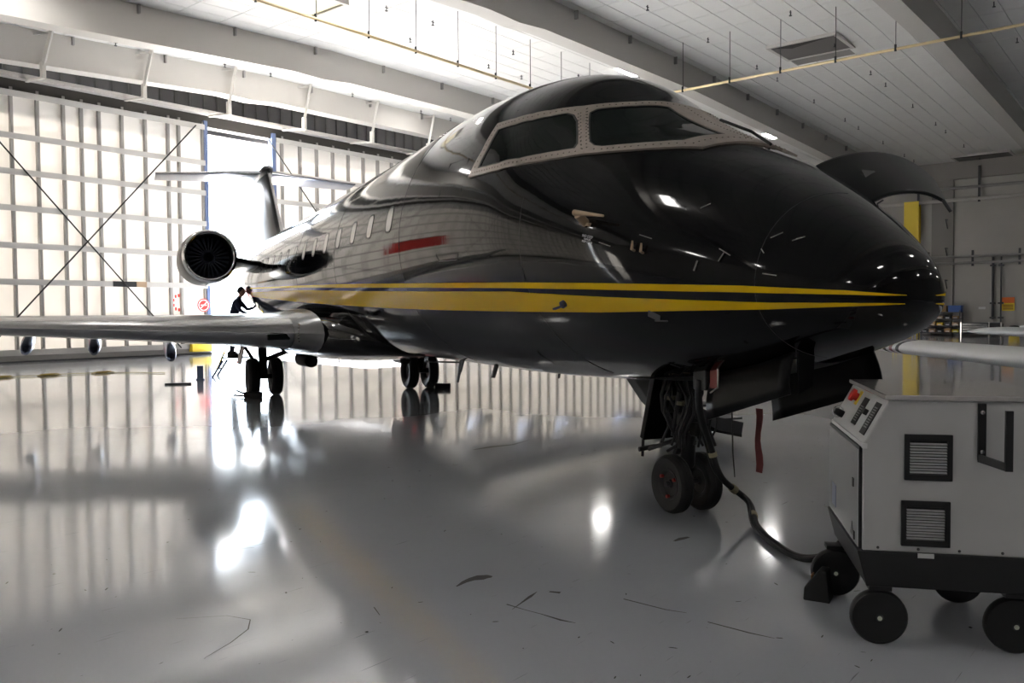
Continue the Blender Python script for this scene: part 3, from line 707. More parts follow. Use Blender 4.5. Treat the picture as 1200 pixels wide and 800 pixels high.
def nlug(c, side, R_, hubm=RED):
    mb = MB()
    for k in range(3):
        q = 2 * PI * k / 3 + .5; mb.tube([(c[0] + R_ * .42 * math.cos(q), c[1] + side * .03, c[2] + R_ * .42 * math.sin(q)), (c[0] + R_ * .42 * math.cos(q), c[1] + side * .055, c[2] + R_ * .42 * math.sin(q))], .014, 8)
    return mb
for s in (-1, 1):
    wheel(ng, (.03, s * .135, .228), .228, .12)
    nlug((.03, s * .135, .228), s, .228).obj('lug', mat('lug_red', (.30, .02, .018), .5), ng, label='red wheel lug nuts')
MB().tube([(.03, -.2, .228), (.03, .2, .228)], .022, 12).obj('axle', STEEL, ng)
MB().tube([(.03, 0, .2), (.045, 0, .40)], .033, 14).obj('chrome_piston', CHROME, ng, smooth=True, label='polished shock strut piston')
MB().tube([(.04, 0, .365), (.045, 0, .375), (.055, 0, .62), (.08, 0, 1.3)], [.05, .056, .056, .055], 16).obj('strut', SOOT, ng, smooth='auto')
MB().bar((.0, 0, .60), (-.11, 0, .43), .05, .03).bar((-.11, 0, .43), (-.0, 0, .25), .05, .03).obj('torque_link', STEEL, ng)
MB().tube([(.08, -.02, .8), (-.30, 0, 1.1)], .03, 10).tube([(.08, .05, .72), (-.22, .05, 1.1)], .022, 8).tube([(.1, -.12, .95), (.02, -.12, .6)], .02, 8).obj('drag_brace', SOOT, ng)
MB().tube([(.04, 0, .60), (-.12, -.10, .52), (-.26, -.16, .46)], .018, 8).tube([(-.28, -.24, .46), (-.26, -.04, .48)], .02, 8).tube([(.02, 0, .56), (-.16, -.05, .45)], .012, 6).tube([(-.29, -.20, .40), (-.28, -.20, .54)], .012, 6).obj('steering_arm', SOOT, ng)
hs = MB()
random.seed(11)
for k in range(26):
    y = -.16 + .30 * random.random(); x = -.12 + .36 * random.random(); pts = []
    for j in range(6): pts.append((x + .05 * math.sin(j * 1.3 + k) - .04 * (5 - j) * .3, y + .04 * math.cos(j + k), 1.18 - j * .13))
    hs.tube(pts, .008 + .005 * random.random(), 6)
hs.obj('hydraulic_lines', SOOT, ng, kind='stuff')
for x, y, z, s in ((-.06, -.10, 1.0, .04), (.0, .08, .88, .05), (-.12, -.06, .82, .04), (.1, -.1, .74, .035), (.14, 0, .66, .04), (-.02, -.1, .95, .03), (-.05, .1, .75, .04)): MB().box(x - s, x + s, y - s * .7, y + s * .7, z - s * 1.3, z + s * 1.3).obj('valve_block', mat('valve_grey', (.035, .034, .03), .5, .4), ng, bevel=.006)
for x, y, z in ((.06, 0, .615), (.09, -.09, .85), (-.05, -.1, .88)): MB().tube([(x, y, z), (x + .003, y, z + .03)], .05, 10).obj('hose_clamp', mat('clip_tan', (.14, .12, .08), .5), ng)
MB().box(.66, .80, -.41, -.36, 1.03, 1.22).obj('plug_housing', SOOT, ng, bevel=.008)
MB().box(.83, .90, -.395, -.375, 1.05, 1.19).obj('ground_power_panel', mat('panel_dark_red', (.16, .012, .010), .5), ng, label='small red panel beside the ground power plug')
MB().tube([(.60, -.36, 1.22), (.72, -.42, 1.25), (.89, -.40, 1.23), (.92, -.40, 1.18), (.92, -.40, 1.06), (.84, -.40, 1.02)], .006, 6).obj('panel_rim', LAT, ng)
# aft angled strut door
MB().box(-.02, .0, -.22, .12, -.62, 0, Matrix.Translation((-.06, 0, 1.13)) @ Matrix.Rotation(.30, 4, 'Y')).box(-.06, .0, -.22, -.19, -.62, 0, Matrix.Translation((-.06, 0, 1.13)) @ Matrix.Rotation(.30, 4, 'Y')).obj('strut_door', BLACK2, ng, bevel=.004)
# black hull patch painted for the gear bay's shade, and forward doors
patch('gear_bay_shade', ([(-.35, -104), (1.5, -112)], [(-.35, -76), (1.5, -68)]), 16, 6, .003, SOOT)
def gdoor(s, x0, x1, y, bulge):
    rg = []
    for i in range(9):
        x = x0 + (x1 - x0) * i / 8
        zt, zb, wd, zm = dims(X0 - x); ztop = zb + (zm - zb) * (1 - math.sqrt(1 - (min(y, wd * .9) / wd) ** 2)) + .03
        zbt = .775 + (x - .6) * .31
        pr_ = []
        for j in range(6):
            f = j / 5; pr_.append((x + .03 * f, s * (y + bulge * math.sin(PI * f * .6)), ztop + (zbt - ztop) * f))
        rg.append(pr_)
    return MB().loft(rg, closed=False, cap=False).obj('gear_door', BLACK2, jet, solid=.018, smooth=True)
gdoor(-1, .78, 1.56, .33, .07)
gdoor(1, .50, 1.50, .36, .07)
MB().loft([[(1.58, -.33, 1.36), (1.58, -.20, 1.33)], [(1.61, -.36, 1.07), (1.61, -.24, 1.12)]], closed=False, cap=False).obj('door_lip', BLACK2, jet, solid=.012)
# red warning streamer on the door pin
mb = MB(); rg = []
for j in range(9):
    z = .90 - .055 * j; o_ = .008 * math.sin(j * 1.1); rg.append([(.885 + o_, -.05, z), (.945 + o_, -.05 + .008 * math.cos(j), z), (.945 + o_, -.046 + .008 * math.cos(j), z), (.885 + o_, -.046, z)])
st = mb.loft(rg).obj('warning_streamer', REDD, None, label='dark red cloth streamer hanging below the open nose gear door', cat='streamer')
st.matrix_world = Matrix.Translation((NGX, NGY, 0)) @ Matrix.Rotation(math.atan2(hy, hx), 4, 'Z')
# main gear
for s in (-1, 1):
    mg = empty('main_gear'); mg.parent = jet
    for k in (-.215, .215): wheel(mg, (-11.41, s * 1.585 + k, .365), .365, .21, .5)
    MB().tube([(-11.41, s * 1.585 - .2, .365), (-11.41, s * 1.585 + .2, .365)], .05, 12).obj('axle', STEEL, mg)
    MB().tube([(-11.41, s * 1.585, .34), (-11.38, s * 1.62, 1.0)], [.07, .09], 14).obj('strut', SOOT, mg, smooth='auto')
    MB().tube([(-11.35, s * 1.55, .7), (-11.2, s * .9, .95)], .045, 10).obj('side_brace', STEEL, mg)
    MB().box(-11.7, -11.15, -.012, .012, 0, .42, Matrix.Translation((0, s * 2.05, .62)) @ Matrix.Rotation(s * .22, 4, 'X')).obj('strut_door', mat('door_dark', (.05, .05, .06), .4), mg, bevel=.004)
    MB().bar((-11.3, s * 1.95, .95), (-11.35, s * 1.7, .55), .04, .06).obj('door_link', STEEL, mg)
    MB().tube([(-10.9, s * .95, .72), (-10.2, s * .9, .70)], [.14, .12], 14).obj('brake_accumulator', SOOT, mg, smooth='auto')
    MB().tube([(-10.9, s * 1.4, .80), (-10.6, s * 1.1, .90), (-10.0, s * .9, .86)], .02, 6).obj('hydraulic_pipe', SOOT, mg)
# raised avionics hatch on top of the nose: curved panel hinged along the crown
HR = [(-.26, 2.53), (-.47, 2.616), (-.75, 2.683), (-1.04, 2.691), (-1.30, 2.629), (-1.48, 2.522)]
HF = [(-.28, 2.225), (-.43, 2.296), (-.62, 2.338), (-.82, 2.337), (-.93, 2.31), (-1.0, 2.285)]
mb = MB(); rg = []
for i in range(9):
    f = i / 8; rr = []
    for j in range(6):
        y = HR[j][0] + (HF[j][0] - HR[j][0]) * f; z = HR[j][1] + (HF[j][1] - HR[j][1]) * f; rr.append((1.05 + .47 * f, -y, z))
    rg.append(rr)
ah = mb.loft(rg, closed=False, cap=False).obj('avionics_hatch', BLACK2, jet, solid=.02, smooth=True)
md = ah.modifiers.new('sub', 'SUBSURF'); md.levels = 2; md.render_levels = 2
ah.modifiers.move(1, 0)
MB().bar((1.06, .24, 2.50), (1.53, .26, 2.20), .025, .03).obj('hinge_rail', mat('hinge_tan', (.50, .46, .38), .35, .3), jet)
MB().bar((1.28, .55, 2.50), (1.33, .55, 2.42), .12, .02).obj('catch', SOOT, ah)
MB().tube([(1.5, .3, 2.2), (1.53, .42, 2.27)], .006, 6).obj('stay_rod', STEEL, ah)
MB().tube([(1.52, .98, 2.30), (1.55, 1.02, 2.22)], .012, 6).obj('latch', STEEL, ah)
# airstair door lowered on the port side
asr = empty('airstair'); asr.parent = jet
rg = []
cur = [(1.22, 1.62), (1.36, 1.28), (1.52, .95), (1.70, .69), (1.87, .46), (2.04, .30), (2.35, .15), (2.70, .07)]
MB().loft([[(x, y, z) for y, z in cur] for x in np.linspace(-3.45, -2.55, 5)], closed=False, cap=False).obj('door_skin', BLACK2, asr, solid=.03, smooth=True)
for x in (-3.43, -2.57):
    MB().loft([[(x - .015, y, z), (x + .015, y, z), (x + .015, y + .03, z + .16), (x - .015, y + .03, z + .16)] for y, z in cur]).obj('stringer', STEEL, asr)
for y, z in ((1.62, 1.02), (1.95, .72), (2.28, .46), (2.6, .28)): MB().box(-3.42, -2.58, y - .13, y + .13, z - .012, z + .012).obj('step', STEEL, asr)
# ------------------------------------------------------------------ ground power cart, front right
gpu = empty('ground_power_cart', (1.626, 3.912, 0), math.radians(-12.3), label='white boxy ground power cart on black wheels at lower right', cat='power cart')
GL, GW = .84, .90
prof = [(.012, .445), (.012, .945), (.125, 1.155), (GL, 1.155), (GL, .445)]
m = MB().loft([[(x, .0, z) for x, z in prof], [(x, GW, z) for x, z in prof]]).obj('body', GPUW, gpu, bevel=.006)
m = MB().add([(-.012, -.012, .445), (GL + .01, -.012, .445), (GL + .01, GW + .01, .445), (-.012, GW + .01, .445), (.03, -.012, .28), (GL + .01, -.012, .28), (GL + .01, GW + .01, .28), (.03, GW + .01, .28)],
    [(0, 1, 2, 3), (7, 6, 5, 4), (0, 4, 5, 1), (1, 5, 6, 2), (2, 6, 7, 3), (3, 7, 4, 0)]).obj('chassis', GPUB, gpu, bevel=.004)
MB().box(.105, GL + .02, -.018, GW + .018, 1.155, 1.178).obj('lid', mat('gpu_lid', (.50, .48, .47), .12, .1, .6, mottle=(6, .12)), gpu, bevel=.004)
MB().box(-.006, .012, .03, GW - .02, .452, .915).obj('end_door', mat('gpu_door', (.42, .43, .44), .22, 0, .4), gpu, bevel=.003)
m = MB().box(-.002, .013, .015, .03, .45, .93).box(-.002, .013, GW - .02, GW - .008, .45, .93).box(-.002, .013, .015, GW - .008, .915, .93); m.obj('door_gasket', SOOT, gpu)
MB().box(.008, .03, -.006, GW, .925, .95).obj('console_lip', WHITE, gpu, bevel=.002)
MB().box(-.012, -.004, .12, .15, .72, .76).obj('door_latch', SOOT, gpu); MB().box(-.012, -.004, .09, .11, .47, .51).obj('door_latch', SOOT, gpu)
MB().box(-.008, -.005, .64, .76, .50, .62).obj('data_plate', mat('plate_blue', (.05, .07, .14), .4), gpu)
MB().add([(-.008, .20, .48), (-.008, .12, .48), (-.008, .16, .545)], [(0, 1, 2)]).obj('warning_triangle', SOOT, gpu, solid=.002)
# vents with slats
for (xa, xb, za, zb) in ((.190, .395, .785, .998), (.178, .388, .478, .690)):
    v = MB().box(xa, xb, -.016, -.0, za, za + .028).box(xa, xb, -.016, 0, zb - .028, zb).box(xa, xa + .022, -.016, 0, za, zb).box(xb - .022, xb, -.016, 0, za, zb).obj('vent', GPUB, gpu, bevel=.003)
    MB().box(xa + .02, xb - .02, -.003, -.001, za + .02, zb - .02).obj('vent_back', SOOT, v)
    sl = None; n = 11
    for k in range(n):
        z = za + .034 + (zb - za - .068) * (k + .5) / n
        if sl is None: sl = MB().add([(xa + .024, -.004, 0), (xb - .024, -.004, 0), (xb - .024, -.014, -.0065), (xa + .024, -.014, -.0065)], [(0, 1, 2, 3)]).obj('slat', mat('slat_grey', (.50, .50, .51), .4), v, solid=.0022); sl.location = (0, 0, z)
        else: share(sl, 'slat', v, (0, 0, z))
# folding bracket on the side
MB().box(.500, .533, -.012, 0, .885, 1.143).bar((.505, -.006, .895), (.585, -.12, .875), .012, .035).box(.575, .605, -.13, -.112, .858, 1.125).obj('tow_bar_bracket', GPUB, gpu)
for z in (.925, 1.105): MB().lathe([(.001, .008), (.01, .006), (.011, 0)], (.516, -.012, z), (0, -1, 0), 10).obj('bolt', CHROME, gpu)
for x in (.08, .255, .43, .61): MB().lathe([(.001, .005), (.006, .003), (.007, 0)], (x, -.0, .462), (0, -1, 0), 8).obj('screw', STEEL, gpu)
MB().box(.25, .32, -.0135, -.01, .425, .447).obj('white_tab', WHITE, gpu)
# control console on the slanted face
ang = math.atan2(1.155 - .945, .125 - .012)
T = Matrix.Translation((.012, 0, .945)) @ Matrix.Rotation(-ang, 4, 'Y')     # x along the slope, y across, z outwards
def con(name, x0, x1, y0, y1, h, m_, par=gpu, **kw): return MB().box(x0, x1, y0, y1, -.001, h, T).obj(name, m_, par, **kw)
p1 = con('switch_panel', .05, .20, .34, .45, .004, SOOT); p2 = con('switch_panel', .035, .205, .07, .18, .004, SOOT)
for pp, y0, n in ((p1, .36, 7), (p2, .09, 9)):
    for k in range(n): con('gauge', .07 + .013 * k, .076 + .013 * k, y0, y0 + .065, .006, mat('gauge_grey', (.22, .22, .22), .4), pp)
con('knob', .12, .15, .235, .275, .02, SOOT, bevel=.004)
con('warning_label', .14, .22, .56, .62, .003, YEL2); 
MB().lathe([(.022, 0), (.022, .02), (.034, .022), (.034, .04), (.001, .045)], T @ Vector((.18, .61, 0)), (T.to_3x3() @ Vector((0, 0, 1))), 20).obj('stop_button', RED, gpu, smooth='auto', label='red mushroom stop button')
MB().lathe([(.02, 0), (.02, .03), (.014, .05), (.001, .05)], T @ Vector((.06, .72, 0)), (T.to_3x3() @ Vector((0, 0, 1))), 16).obj('key_switch', SOOT, gpu)
MB().tube([T @ Vector((.06 + .03 * math.cos(q), .77, .02 + .03 * math.sin(q))) for q in np.linspace(0, 2 * PI, 16)], .003, 6).obj('key_ring', CHROME, gpu)
for i, (x, y) in enumerate(((.09, .03), (.67, .03), (.0, .70), (.62, .70))):
    R_ = .128
    wl = empty('caster'); wl.parent = gpu
    MB().lathe([(.02, .028), (.085, .026), (.10, .028), (R_ - .008, .026), (R_, .014), (R_, -.014), (R_ - .008, -.026), (.10, -.028), (.085, -.026), (.02, -.028)], (x, y, R_), (0, 1, 0), 36).obj('tire', RUBBER, wl, smooth='auto')
    MB().lathe([(.001, .034), (.014, .034), (.016, .028), (.05, .02), (.09, .012), (.09, -.012), (.05, -.02), (.016, -.028), (.014, -.034), (.001, -.034)], (x, y, R_), (0, 1, 0), 24).obj('hub', GPUB, wl, smooth='auto')
    MB().tube([(x, y - .037, R_), (x, y + .037, R_)], .011, 10).obj('axle_bolt', mat('pale_bolt', (.6, .62, .52), .4), wl)
    MB().box(x - .05, x + .05, y - .045, y + .045, .262, .282).bar((x, y + .036, R_), (x, y + .036, .27), .05, .006, (0, 1, 0)).obj('fork', GPUB, wl)
# black rubber chock with worn orange paint beside the cart
ck = empty('wheel_chock', (1.66, 4.53, 0), math.radians(-30), label='black wedge chock with worn orange paint beside the power cart', cat='chock')
MB().add([(-.07, -.06, 0), (.07, -.06, 0), (.07, .06, 0), (-.07, .06, 0), (.01, -.055, .17), (.05, -.055, .17), (.05, .055, .17), (.01, .055, .17), (-.065, -.06, .07), (-.065, .06, .07)],
         [(0, 3, 2, 1), (0, 1, 5, 4, 8), (1, 2, 6, 5), (2, 3, 9, 7, 6), (3, 0, 8, 9), (8, 4, 7, 9), (4, 5, 6, 7)]).obj('wedge', RUBBER, ck, bevel=.008)
MB().box(-.035, -.028, -.03, .03, .075, .135, Matrix.Rotation(.0, 4, 'Y')).obj('paint_patch', mat('worn_orange', (.20, .09, .03), .8), ck)
# power cable from the nose gear to the cart
def jw(x, y, z): return Vector((NGX + hx * x - hy * y * -1 * -1, 0, 0)) if False else Vector((NGX + hx * x - hy * y, NGY + hy * x + hx * y, z))
def smoothpath(P, n=8):
    P = [Vector(p) for p in P]; out = []
    for i in range(len(P) - 1):
        a, b, c, d = P[max(i - 1, 0)], P[i], P[i + 1], P[min(i + 2, len(P) - 1)]
        for k in range(n):
            t = k / n; out.append(.5 * ((2 * b) + (c - a) * t + (2 * a - 5 * b + 4 * c - d) * t * t + (3 * b - a - 3 * c + d) * t**3))
    return out + [P[-1]]
cb = empty('power_cable', label='thick black power cable drooping from the nose gear to the cart', cat='cable')
cp = smoothpath([jw(.73, -.41, 1.10), jw(.71, -.40, .98), jw(.58, -.27, .80), jw(.40, -.06, .58), jw(.42, .03, .33), (1.79, 6.35, .12), (1.74, 5.95, .035), (1.74, 5.45, .028), (1.78, 5.12, .05), (1.86, 4.90, .14), (1.93, 4.78, .30)])
MB().tube(cp, .024, 10).obj('cable', RUBBER, cb, smooth=True)
cp2 = smoothpath([jw(.68, -.39, 1.05), jw(.60, -.32, .86), jw(.38, -.08, .58), jw(.40, .0, .36), (1.76, 6.33, .15), (1.71, 5.95, .04), (1.71, 5.5, .03), (1.75, 5.13, .05), (1.83, 4.92, .12)])
MB().tube(cp2, .013, 8).obj('cable', RUBBER, cb, smooth=True)
for i in (26, 35, 44): MB().tube([cp[i], cp[i + 1]], .032, 10).obj('cable_tie', mat('tie_tan', (.25, .22, .14), .6), cb)
MB().tube([jw(.55, .02, .86), jw(.56, .02, .55), jw(.57, .03, .36)], [.006, .006, .004], 6).obj('ground_strap', SOOT, None, label='thin black strap hanging behind the nose gear cable', cat='strap')

# floor marks: peeled paint, scratches
SC = mat('bare_concrete_mark', (.035, .033, .03), .7)
fl = bpy.data.objects['floor']
def mark(pts, wds, nm='scuff_mark', lab=None):
    L_, R2 = [], []
    for i, p in enumerate(pts):
        a = Vector((*pts[max(i - 1, 0)], 0)); b = Vector((*pts[min(i + 1, len(pts) - 1)], 0)); t = (b - a).normalized(); n = Vector((-t.y, t.x, 0)) * wds[i] / 2
        L_.append(Vector((*p, .0012)) + n); R2.append(Vector((*p, .0012)) - n)
    mb = MB().add([*L_, *R2], [(i, i + 1, len(pts) + i + 1, len(pts) + i) for i in range(len(pts) - 1)])
    o = mb.obj(nm, SC, None, label=lab); o.matrix_world = Matrix.Identity(4); o.parent = fl; o.matrix_parent_inverse = Matrix.Rotation(-YAW, 4, 'Z'); return o
mark([(-.33, 4.78), (-.29, 4.86), (-.25, 4.91), (-.20, 4.94), (-.155, 4.96), (-.13, 4.95)], [.01, .035, .055, .09, .06, .03], lab='dark peeled paint patch on the floor')
mark([(-.04, 4.48), (.05, 4.40), (.14, 4.33), (.24, 4.24), (.31, 4.20)], [.012, .006, .007, .018, .004])
mark([(-.01, 4.40), (.04, 4.50), (.09, 4.60), (.13, 4.68)], [.003, .010, .022, .003])
mark([(.20, 4.68), (.26, 4.66)], [.02, .03]); mark([(1.10, 5.70), (1.16, 5.76), (1.22, 5.80)], [.02, .05, .03])
mark([(-1.75, 4.30), (-1.50, 4.34), (-1.36, 4.28), (-1.33, 4.15), (-1.36, 3.98), (-1.42, 3.80)], [.002, .003, .006, .007, .006, .003])
mark([(-1.9, 5.58), (-1.75, 5.62)], [.006, .006]); mark([(.6, 4.55), (.8, 4.38), (.9, 4.33)], [.012, .010, .005]); mark([(.98, 4.2), (1.15, 4.05), (1.25, 3.98)], [.01, .014, .004])
mark([(-.45, 9.6), (-.25, 9.8), (0.0, 9.95), (.2, 10.3)], [.03, .09, .05, .01]); mark([(-.75, 4.45), (-.70, 4.33)], [.006, .004])
random.seed(5)
sp_ = MB()
for k in range(170):
    Y = 3.2 + 9 * random.random() ** 1.5; X = (random.random() - .5) * 1.25 * Y; q = random.random() * PI; r = .003 + .008 * random.random() ** 2; e_ = 1 + 2.5 * random.random()
    sp_.add([(X + r * e_ * math.cos(a_) * math.cos(q) - r * .6 * math.sin(a_) * math.sin(q), Y + r * e_ * math.cos(a_) * math.sin(q) + r * .6 * math.sin(a_) * math.cos(q), .0012) for a_ in np.linspace(0, 2 * PI, 7)[:-1]], [tuple(range(6))])
o = sp_.obj('paint_chips', SC, None, kind='stuff'); o.parent = fl; o.matrix_parent_inverse = Matrix.Rotation(-YAW, 4, 'Z')

# yellow rope along the doors and small things on the floor there
rp = empty('tie_down_rope', label='yellow rope lying on the floor in front of the left door', cat='rope')
rpp = smoothpath([W(6.0, 24.2, .02), W(8.1, 23.6, .02), W(9.2, 23.4, .03), W(10.5, 23.1, .02), W(11.4, 21.6, .02)])
MB().tube(rpp, .011, 6).obj('rope', mat('pale_rope', (.45, .42, .25), .8), rp)
for (u, v) in ((8.1, 23.6), (9.2, 23.45), (10.45, 23.15)):
    b = MB()
    for k in range(3):
        q = k * 1.3; b.tube([W(u + .30 * math.cos(a_) * (1 - .1 * k), v + .12 * math.sin(a_ + q), .02 + .012 * k) for a_ in np.linspace(0, 2 * PI, 14)], .012, 6)
    b.obj('coil', mat('rope_yellow', (.30, .22, .04), .8), rp)
for i, (px, lab) in enumerate(((( -7.55, 18.95), 'flat dark foot of the sawhorse left of the doorway'), ((-7.55, 20.3), 'small dark post left of the doorway'))):
    e = empty('floor_stand', (px[0], px[1], 0), .3, label=lab, cat='stand')
    if i == 0: MB().box(-.28, .28, -.05, .05, 0, .04).obj('foot', STEEL, e)
    else: MB().box(-.07, .07, -.05, .05, 0, .34).box(-.1, .1, -.08, .08, 0, .03).obj('post', BLUG, e)
# chocks at the main gear
for (x, y, lab) in ((-11.0, 1.85, 'black chock with rope at the near main wheel'), (-11.02, -1.95, 'black chock with rope at the far main wheel')):
    e = empty('wheel_chock', jw(x, -y, 0), 0, label=lab, cat='chock'); 
    MB().box(-.17, .17, -.06, .06, 0, .11).obj('block', RUBBER, e, bevel=.02)
    MB().tube([(-.17, 0, .08), (-.30, -.03, .14), (-.36, 0, .05), (-.2, .05, .03)], .018, 6).obj('rope', SOOT, e)
# blue step stand under the wing
sl_ = empty('step_stand', (-7.05, 21.4, 0), .1, label='folding step stand under the wing that the person stands on', cat='step stand')
MB().box(-.30, .34, -.26, .26, .465, .50).obj('platform', STEEL, sl_)
for y in (-.24, .24):
    MB().tube([(-.52, y, 0), (-.26, y, .41)], .028, 8).obj('leg', BLUG, sl_); MB().tube([(.5, y, 0), (.30, y, .41)], .028, 8).obj('leg', BLUG, sl_)
MB().box(-.44, -.34, -.24, .24, .20, .23).obj('step', STEEL, sl_); MB().tube([(-.45, -.24, .1), (-.14, -.24, .80)], .022, 8).obj('rail', YEL2, sl_)

# ------------------------------------------------------------------ the mechanic behind the wing
pm = empty('person', (-7.10, 21.4, .50), 0, label='person in dark navy work clothes leaning forward behind the wing, arms reaching right', cat='person')
def skin_body(name, joints, edges, m, par, sub=2, rootv=0):
    me = bpy.data.meshes.new(name); me.from_pydata([j[:3] for j in joints], edges, []); o = bpy.data.objects.new(name, me); col.objects.link(o)
    o.modifiers.new('skin', 'SKIN'); 
    sv = me.skin_vertices
    if not sv:
        bpy.context.view_layer.objects.active = o; bpy.ops.mesh.customdata_skin_add(); sv = me.skin_vertices
    for i, j in enumerate(joints):
        r = j[3]; sv[0].data[i].radius = (r, r if len(j) < 5 else j[4]); sv[0].data[i].use_root = (i == rootv)
    ss = o.modifiers.new('sub', 'SUBSURF'); ss.levels = sub; ss.render_levels = sub; o.modifiers['skin'].use_smooth_shade = True
    dg = bpy.context.evaluated_depsgraph_get(); me2 = bpy.data.meshes.new_from_object(o.evaluated_get(dg)); bpy.data.objects.remove(o)
    for p in me2.polygons: p.use_smooth = True
    me2.materials.clear(); me2.materials.append(m); o2 = bpy.data.objects.new(name, me2); col.objects.link(o2); o2.parent = par; return o2
J = [(0, 0, .95, .155, .12), (.03, 0, 1.10, .15, .12), (.09, 0, 1.27, .17, .12), (.14, 0, 1.40, .15, .10), (.17, 0, 1.49, .065), (.20, 0, 1.56, .055),
     (.14, -.17, 1.39, .07), (.27, -.21, 1.16, .05), (.46, -.16, 1.06, .038), (.14, .17, 1.39, .07), (.30, .22, 1.20, .05), (.50, .14, 1.24, .038),
     (-.0, -.10, .88, .10), (.03, -.12, .50, .065), (-.03, -.13, .10, .045), (-.0, .10, .88, .10), (.02, .12, .50, .065), (-.08, .13, .10, .045)]
Ed = [(0, 1), (1, 2), (2, 3), (3, 4), (4, 5), (3, 6), (6, 7), (7, 8), (3, 9), (9, 10), (10, 11), (0, 12), (12, 13), (13, 14), (0, 15), (15, 16), (16, 17)]
skin_body('body', J, Ed, CLOTH, pm)
for y, dx in ((-.13, 0), (.13, -.05)):
    MB().loft([[(dx - .10 + .0, y - .045, z0), (dx + .10 + t_, y - .05, z0), (dx + .10 + t_, y + .05, z0), (dx - .10, y + .045, z0)] for z0, t_ in ((0, .08), (.05, .08), (.10, -.02), (.14, -.04))]).obj('boot', SOOT, pm, smooth=True)
hd_ = Vector((.235, 0, 1.645))
head = MB(); rr = []
for j in range(13):
    q = PI * j / 12; z = .125 * math.cos(q); r = math.sin(q)
    rr.append([(hd_.x + (.10 if math.cos(2 * PI * k / 20) > 0 else .095) * r * math.cos(2 * PI * k / 20) * (1 - .12 * (z < -.05)) + (.022 * math.exp(-((z + .01) / .02) ** 2) if k == 0 and .3 < r else 0), hd_.y + .075 * r * math.sin(2 * PI * k / 20), hd_.z + z) for k in range(20)])
head.loft(rr, cap=False).obj('head', SKIN, pm, smooth=True)
MB().tube([(.17, 0, 1.48), (.22, 0, 1.58)], .055, 12).obj('neck', SKIN, pm, smooth=True)
hr = MB(); rr = []
for j in range(8):
    q = PI * .62 * j / 7; r = math.sin(q)
    rr.append([(hd_.x - .014 + .104 * r * math.cos(2 * PI * k / 20) * (1 if math.cos(2 * PI * k / 20) < .2 else .93 if j < 5 else .6), hd_.y + .083 * r * math.sin(2 * PI * k / 20), hd_.z + .02 + .120 * math.cos(q)) for k in range(20)])
hr.loft(rr, cap=False).obj('hair', HAIR, pm, smooth=True)
for s in (-1, 1):
    MB().lathe([(.001, .006), (.008, .004), (.010, 0)], (hd_.x + .090, s * .030, hd_.z + .012), (1, s * .3, 0), 10).obj('eye', HAIR, pm)
    MB().lathe([(.001, .012), (.018, .008), (.022, 0)], (hd_.x - .005, s * .073, hd_.z - .005), (0, s, 0), 10).obj('ear', SKIN, pm)
MB().bar((hd_.x + .088, -.022, hd_.z - .062), (hd_.x + .088, .022, hd_.z - .062), .006, .008).obj('mouth', mat('lip', (.35, .12, .10), .5), pm)
def hand(base, dirv, side):
    d = Vector(dirv).normalized(); s_ = d.cross(Vector((0, 0, 1))).normalized() * side; dn = Vector((0, 0, -1))
    js = [(*base, .034, .03), (*(Vector(base) + d * .05), .04, .022), (*(Vector(base) + d * .09), .038, .018)]; es = [(0, 1), (1, 2)]
    o = skin_body('hand', js, es, SKIN, pm, 1)
    for k, (off, ln) in enumerate(((-.030, .062), (-.010, .072), (.010, .068), (.028, .052))):
        b = Vector(base) + d * .085 + s_ * off; MB().tube([b, b + d * ln * .45, b + d * ln * .8 + dn * ln * .3, b + d * ln * .9 + dn * ln * .6], [.0095, .009, .008, .006], 8).obj('finger', SKIN, o, smooth=True)
    b = Vector(base) + d * .03 - s_ * .035; MB().tube([b, b + d * .03 - s_ * .02, b + d * .06 - s_ * .02], [.012, .010, .008], 8).obj('thumb', SKIN, o, smooth=True)
hand((.47, -.155, 1.055), (1, .15, .1), 1); hand((.51, .135, 1.24), (1, -.15, .05), -1)

# ------------------------------------------------------------------ right side: wall fittings, column, racks, white aircraft wing
RU = 55.95
def rw(name, lab, cat, v, z=0, group=None): return empty(name, W(RU, v, z), YAW, lab, cat, group)
cl = rw('yellow_column', 'tall yellow steel column standing against the far wall', 'column', 14.15)
MB().box(-.55, -.5, -.42, .42, 0, 8.15).box(-.1, -.05, -.42, .42, 0, 8.15).box(-.5, -.1, -.03, .03, 0, 8.15).obj('column_shaft', YEL2, cl)
MB().box(-.58, -.55, -.06, .06, 3.7, 4.25).obj('tag_plate', WHITE, cl)
for i, (z, r, lab) in enumerate(((8.05, .11, 'pale wall pipe high on the far wall'), (8.75, .09, 'thin dark pipe above the pale wall pipe'), (4.68, .08, 'upper of the two parallel pipes at mid height of the far wall'), (4.30, .08, 'lower of the two parallel pipes at mid height of the far wall'))):
    e = empty('wall_pipe', (0, 0, 0), YAW, lab, 'pipe', 'horizontal pipes on the far wall'); u = RU - .35
    MB().tube([(u, -8, z), (u, 30, z)], r, 8).obj('pipe', (BEAM, GREYST, GREYST, GREYST)[i], e)
    hg = None
    for v in np.arange(-6, 30, 3.3 if i < 2 else 2.4):
        loc = (u, v, z)
        if hg is None: hg = (MB().box(-.05, .05, -.06, .06, -.2, .35 if i > 1 else 1.2)).obj('hanger', STEEL, e); hg.location = loc
        else: share(hg, 'hanger', e, loc)
